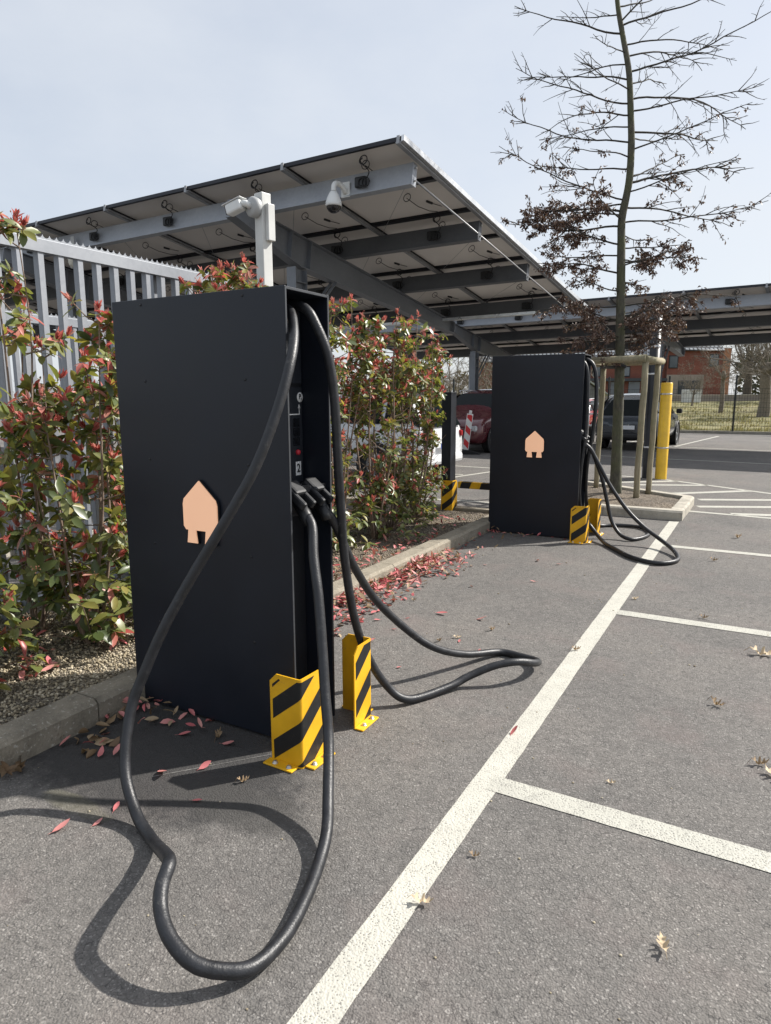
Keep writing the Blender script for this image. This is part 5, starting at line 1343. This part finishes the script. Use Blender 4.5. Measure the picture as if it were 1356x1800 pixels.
for k in range(9000):
    x = R.uniform(-11, 5); y = 31.8 + 30 * R.random() ** 1.8; cl = noise.noise((x * .7, y * .5, 3))
    if cl < -.15: continue
    p = Vector((x, y, hill(x, y))); s = R.uniform(.05, .16) * (1 + cl)
    for q in range(3):
        e = p + Vector((R.uniform(-.08, .08), R.uniform(-.08, .08), s)); d = Vector((R.uniform(-.02, .02), .012, 0)); b.add([p - d, p + d, e], [(0, 1, 2)])
tag(b.build('meadow_tufts', M['grass']), 'rough tufted grass of the meadow beyond the mesh fence', 'grass', kind='stuff')
# ------------------------------------------------------------------ fallen leaves
def oval_leaf(l=.085, w_=.034, curl=.25, fold=.35):
    b = MB(); leaf(b, (-l / 2, 0, .004), (1, 0, 0), (0, 0, 1), l, w_, 0, fold, -curl)
    b.tube([(-l / 2 - .018, 0, .003), (-l / 2, 0, .004)], .0009, 4); return b
def oak_leaf(l=.09, curl=.5):
    out = [(-.5, .02), (-.36, .05), (-.3, .19), (-.22, .2), (-.2, .08), (-.07, .09), (-.0, .24), (.08, .25), (.1, .11), (.2, .1), (.27, .19), (.34, .17), (.35, .08), (.5, .0)]
    b = MB(); top = [(x * l, y * l) for x, y in out]; n = len(top)
    def zc(x, y): return .004 + curl * (x * x * 4 + y * y * 14) / l * .5 + .004 * sin(x * 160)
    vs = [(x, 0, zc(x, 0)) for x, y in top] + [(x, y, zc(x, y)) for x, y in top] + [(x, -y, zc(x, y) * .8) for x, y in top]
    fs = [(i, i + 1, n + i + 1, n + i) for i in range(n - 1)] + [(i + 1, i, 2 * n + i, 2 * n + i + 1) for i in range(n - 1)]
    b.add(vs, fs, 0, True); b.tube([(-.5 * l - .02, .002, .002), (-.5 * l, 0, zc(-.5 * l, 0))], .001, 4); return b
protos = {}
def fallen(kind, x, y, label, group, s=1., rz=None, z=0, tilt=.15):
    if kind not in protos:
        if kind == 'red': b, m = oval_leaf(.085, .034, .2), M['fall_red']
        elif kind == 'pink': b, m = oval_leaf(.085, .036, .3, .2), M['fall_pink']
        elif kind == 'tan': b, m = oak_leaf(.095, .55), M['fall_tan']
        else: b, m = oak_leaf(.085, .9), M['fall_brown']
        o = b.build('fallen_leaf', m); protos[kind] = o
    else:
        o = protos[kind].copy(); COL.objects.link(o)
    o.location = (x, y, z + .002); o.scale = (s, s, s); o.rotation_euler = (R.uniform(-tilt, tilt), R.uniform(-tilt, tilt), R.uniform(0, 6.28) if rz is None else rz)
    return tag(o, label, 'leaf', group)
G_ = 'leaves lying singly on the asphalt'
fallen('red', -.896, 2.855, 'small curled red leaf lying on the long white line', G_, .75, 1.2, .008, .5)
fallen('pink', -2.121, 1.374, 'pale pink leaf inside the cable shadow at lower left', G_, .85, 1.5)
fallen('pink', -2.076, 1.81, 'largest flat pink leaf in the cabinet shadow inside the cable loop', G_, 1.05, -.55)
fallen('red', -1.958, 1.936, 'upright curled red leaf on the thin asphalt seam', G_, .7, 1.3, .01, .9)
fallen('tan', -.805, 1.678, 'tan oak leaf on the right edge of the long white line', G_, .72, .3, .006)
fallen('tan', -.125, 1.858, 'pale curled oak leaf alone on the asphalt at lower right', G_, .72, 1.9, .006, .4)
fallen('brown', .107, 3.097, 'crumpled brown oak leaf at the right edge of the photo', G_, .8, .4)
fallen('tan', .16, 3.02, 'pale oak leaf touching the crumpled brown one at the right edge', G_, 1.0, 2.4)
fallen('tan', .113, 4.515, 'flat cream oak leaf at the right edge between two bay lines', G_, 1.5, .15)
fallen('brown', -.087, 3.628, 'greyish rolled leaf in the middle of the nearest full bay', G_, .9, -.5)
fallen('pink', -1.62, 4.315, 'pale pink leaf lying across from the far cable loop', G_, 1.0, .1)
fallen('red', -1.919, 4.295, 'bright red leaf between the kerb pile and the cable', G_, 1.1, .05)
fallen('brown', -.742, 1.962, 'tiny dark dry leaf just right of the long white line', G_, .45, .2)
fallen('tan', -.42, 2.65, 'tiny white scrap of leaf in the nearest full bay', G_, .42, .1)
fallen('red', -1.81, 1.74, 'small red leaf near the damp stain under the guard', G_, .5, .5)
fallen('red', -2.05, 1.56, 'red leaf tucked behind the left strand of the near cable', G_, .6, 2.0)
fallen('pink', -2.03, 1.46, 'half hidden pink leaf touching the near cable where it meets the ground', G_, .5, 1.2)
fallen('brown', -1.74, 1.93, 'dark brown twisted leaf by the foot of the near guard', G_, .6, 1.0)
fallen('red', -2.24, 2.10, 'red leaf at the foot of the big near panel', G_, .8, .4)
fallen('pink', -2.0, 2.13, 'red and white scrap beside the brown leaf under the near panel', G_, .8, .2)
fallen('brown', -2.09, 2.16, 'brown oak leaf at the foot of the big near panel', G_, .8, 2.0)
fallen('tan', -1.63, 3.9, 'pale twisted leaf on the lane behind the cable loop', G_, .6, .6)
fallen('brown', -.9, 4.05, 'dry brown leaf beside the tip of the far cable loop', G_, .7, .7)
fallen('tan', -.75, 5.35, 'cream leaf by the long white line near the second bay line', G_, .65, .9)
fallen('brown', -.25, 5.1, 'dark dry leaf in the second bay', G_, .7, .2)
fallen('brown', -.3, 7.0, 'dark curled leaf in the third bay near the white line end', G_, .9, .2)
fallen('brown', .25, 6.9, 'dark curled leaf in the third bay by the right edge', G_, .9, .9)
fallen('brown', -.13, 8.3, 'dark flattened leaf in the bay beyond the third line', G_, 1.2, .9)
# drifts of red leaves: beyond 300 of a kind and heaped, so one mass
b = MB()
def heap(x0, x1, y0, y1, n, zt=.0, pile=.04, sz=.066):
    for k in range(n):
        y = R.uniform(y0, y1); x = x0 + (x1 - x0) * R.random() ** 2.4
        d = Vector((R.uniform(-1, 1), R.uniform(-1, 1), R.uniform(-.35, .35)))
        l = sz * R.uniform(.6, 1.2)
        leaf(b, (x, y, zt + .012 + pile * R.random() * (1 - abs((x - x0) / (x1 - x0)))), d, Vector((R.uniform(-.5, .5), R.uniform(-.5, .5), 1)), l, l * R.uniform(.34, .46), 0 if R.random() < .42 else (1 if R.random() < .38 else 2), R.uniform(.0, .7), R.uniform(-.6, .6))
for k in range(7):
    yy = 3.1 + k * .36; heap(-2.675, -2.675 + (.34 if k < 5 else .2), yy, yy + .42, 115 if k < 5 else 105, 0, .07)
heap(-2.67, -2.25, 5.2, 5.75, 140, 0, .08); heap(-2.67, -2.35, 5.6, 6.15, 80, 0, .05)
heap(-2.675, -2.2, 6.3, 7.3, 16, 0, .02); heap(-2.67, -1.75, 7.2, 7.34, 40, 0, .03, .05)
heap(-2.68, -2.35, 1.75, 2.24, 26, 0, .04); heap(-2.66, -2.2, 2.17, 2.262, 22, 0, .05)
heap(-3.0, -3.6, 3.6, 7.6, 190, .09, .02); heap(-2.88, -3.3, 3.4, 6.5, 90, .09, .02)
for (x, y, n) in ((-3.25, 2.1, 16), (-3.3, 2.62, 22), (-3.15, 2.75, 12), (-3.4, 2.2, 10)): heap(x - .1, x + .12, y - .1, y + .1, n, .1, .02)
for (x, y) in ((-2.6, 1.86), (-2.63, 2.02), (-2.5, 1.82), (-2.66, 1.55), (-2.64, 1.48)):
    for q in range(5):
        l = .06; leaf(b, (x + R.uniform(-.05, .05), y + R.uniform(-.05, .05), .012), (R.uniform(-1, 1), R.uniform(-1, 1), R.uniform(-.2, .6)), rnd_dir(), l, l * .6, 2, 1.0, R.uniform(-1, 1))
tag(b.build('leaf_litter', [M['fall_red'], M['fall_pink'], M['fall_brown']]), 'drifts of fallen red and brown leaves along the kerb and under the hedge', 'leaf litter', kind='stuff')
for k in range(26):
    x = -2.5 + R.random() ** 1.5 * 1.3; y = R.uniform(3.2, 6.4)
    if k % 4 == 3: fallen('brown', x, y, 'withered brown leaf scattered on the asphalt away from the kerb drift', 'brown leaves scattered past the kerb drift', R.uniform(.4, .8))
    else: fallen('red' if k % 2 else 'pink', x, y, 'red leaf scattered on the asphalt just past the kerb drift', 'red leaves scattered past the kerb drift', R.uniform(.4, .9))
# grit and chips
b = MB()
for k in range(150):
    x = R.uniform(-2.6, 1.2); y = 1.0 + 7 * R.random() ** 1.6; r = R.uniform(.0015, .0045) * (1 if y < 4 else 1.5)
    b.add([Vector((p.x * 1.3, p.y, p.z * .7)) * r + Vector((x, y, r * .5)) for p in ico_v], ico_f)
tag(b.build('grit', M['pebble']), 'tiny pale chips of grit scattered over the asphalt', 'grit', kind='stuff')
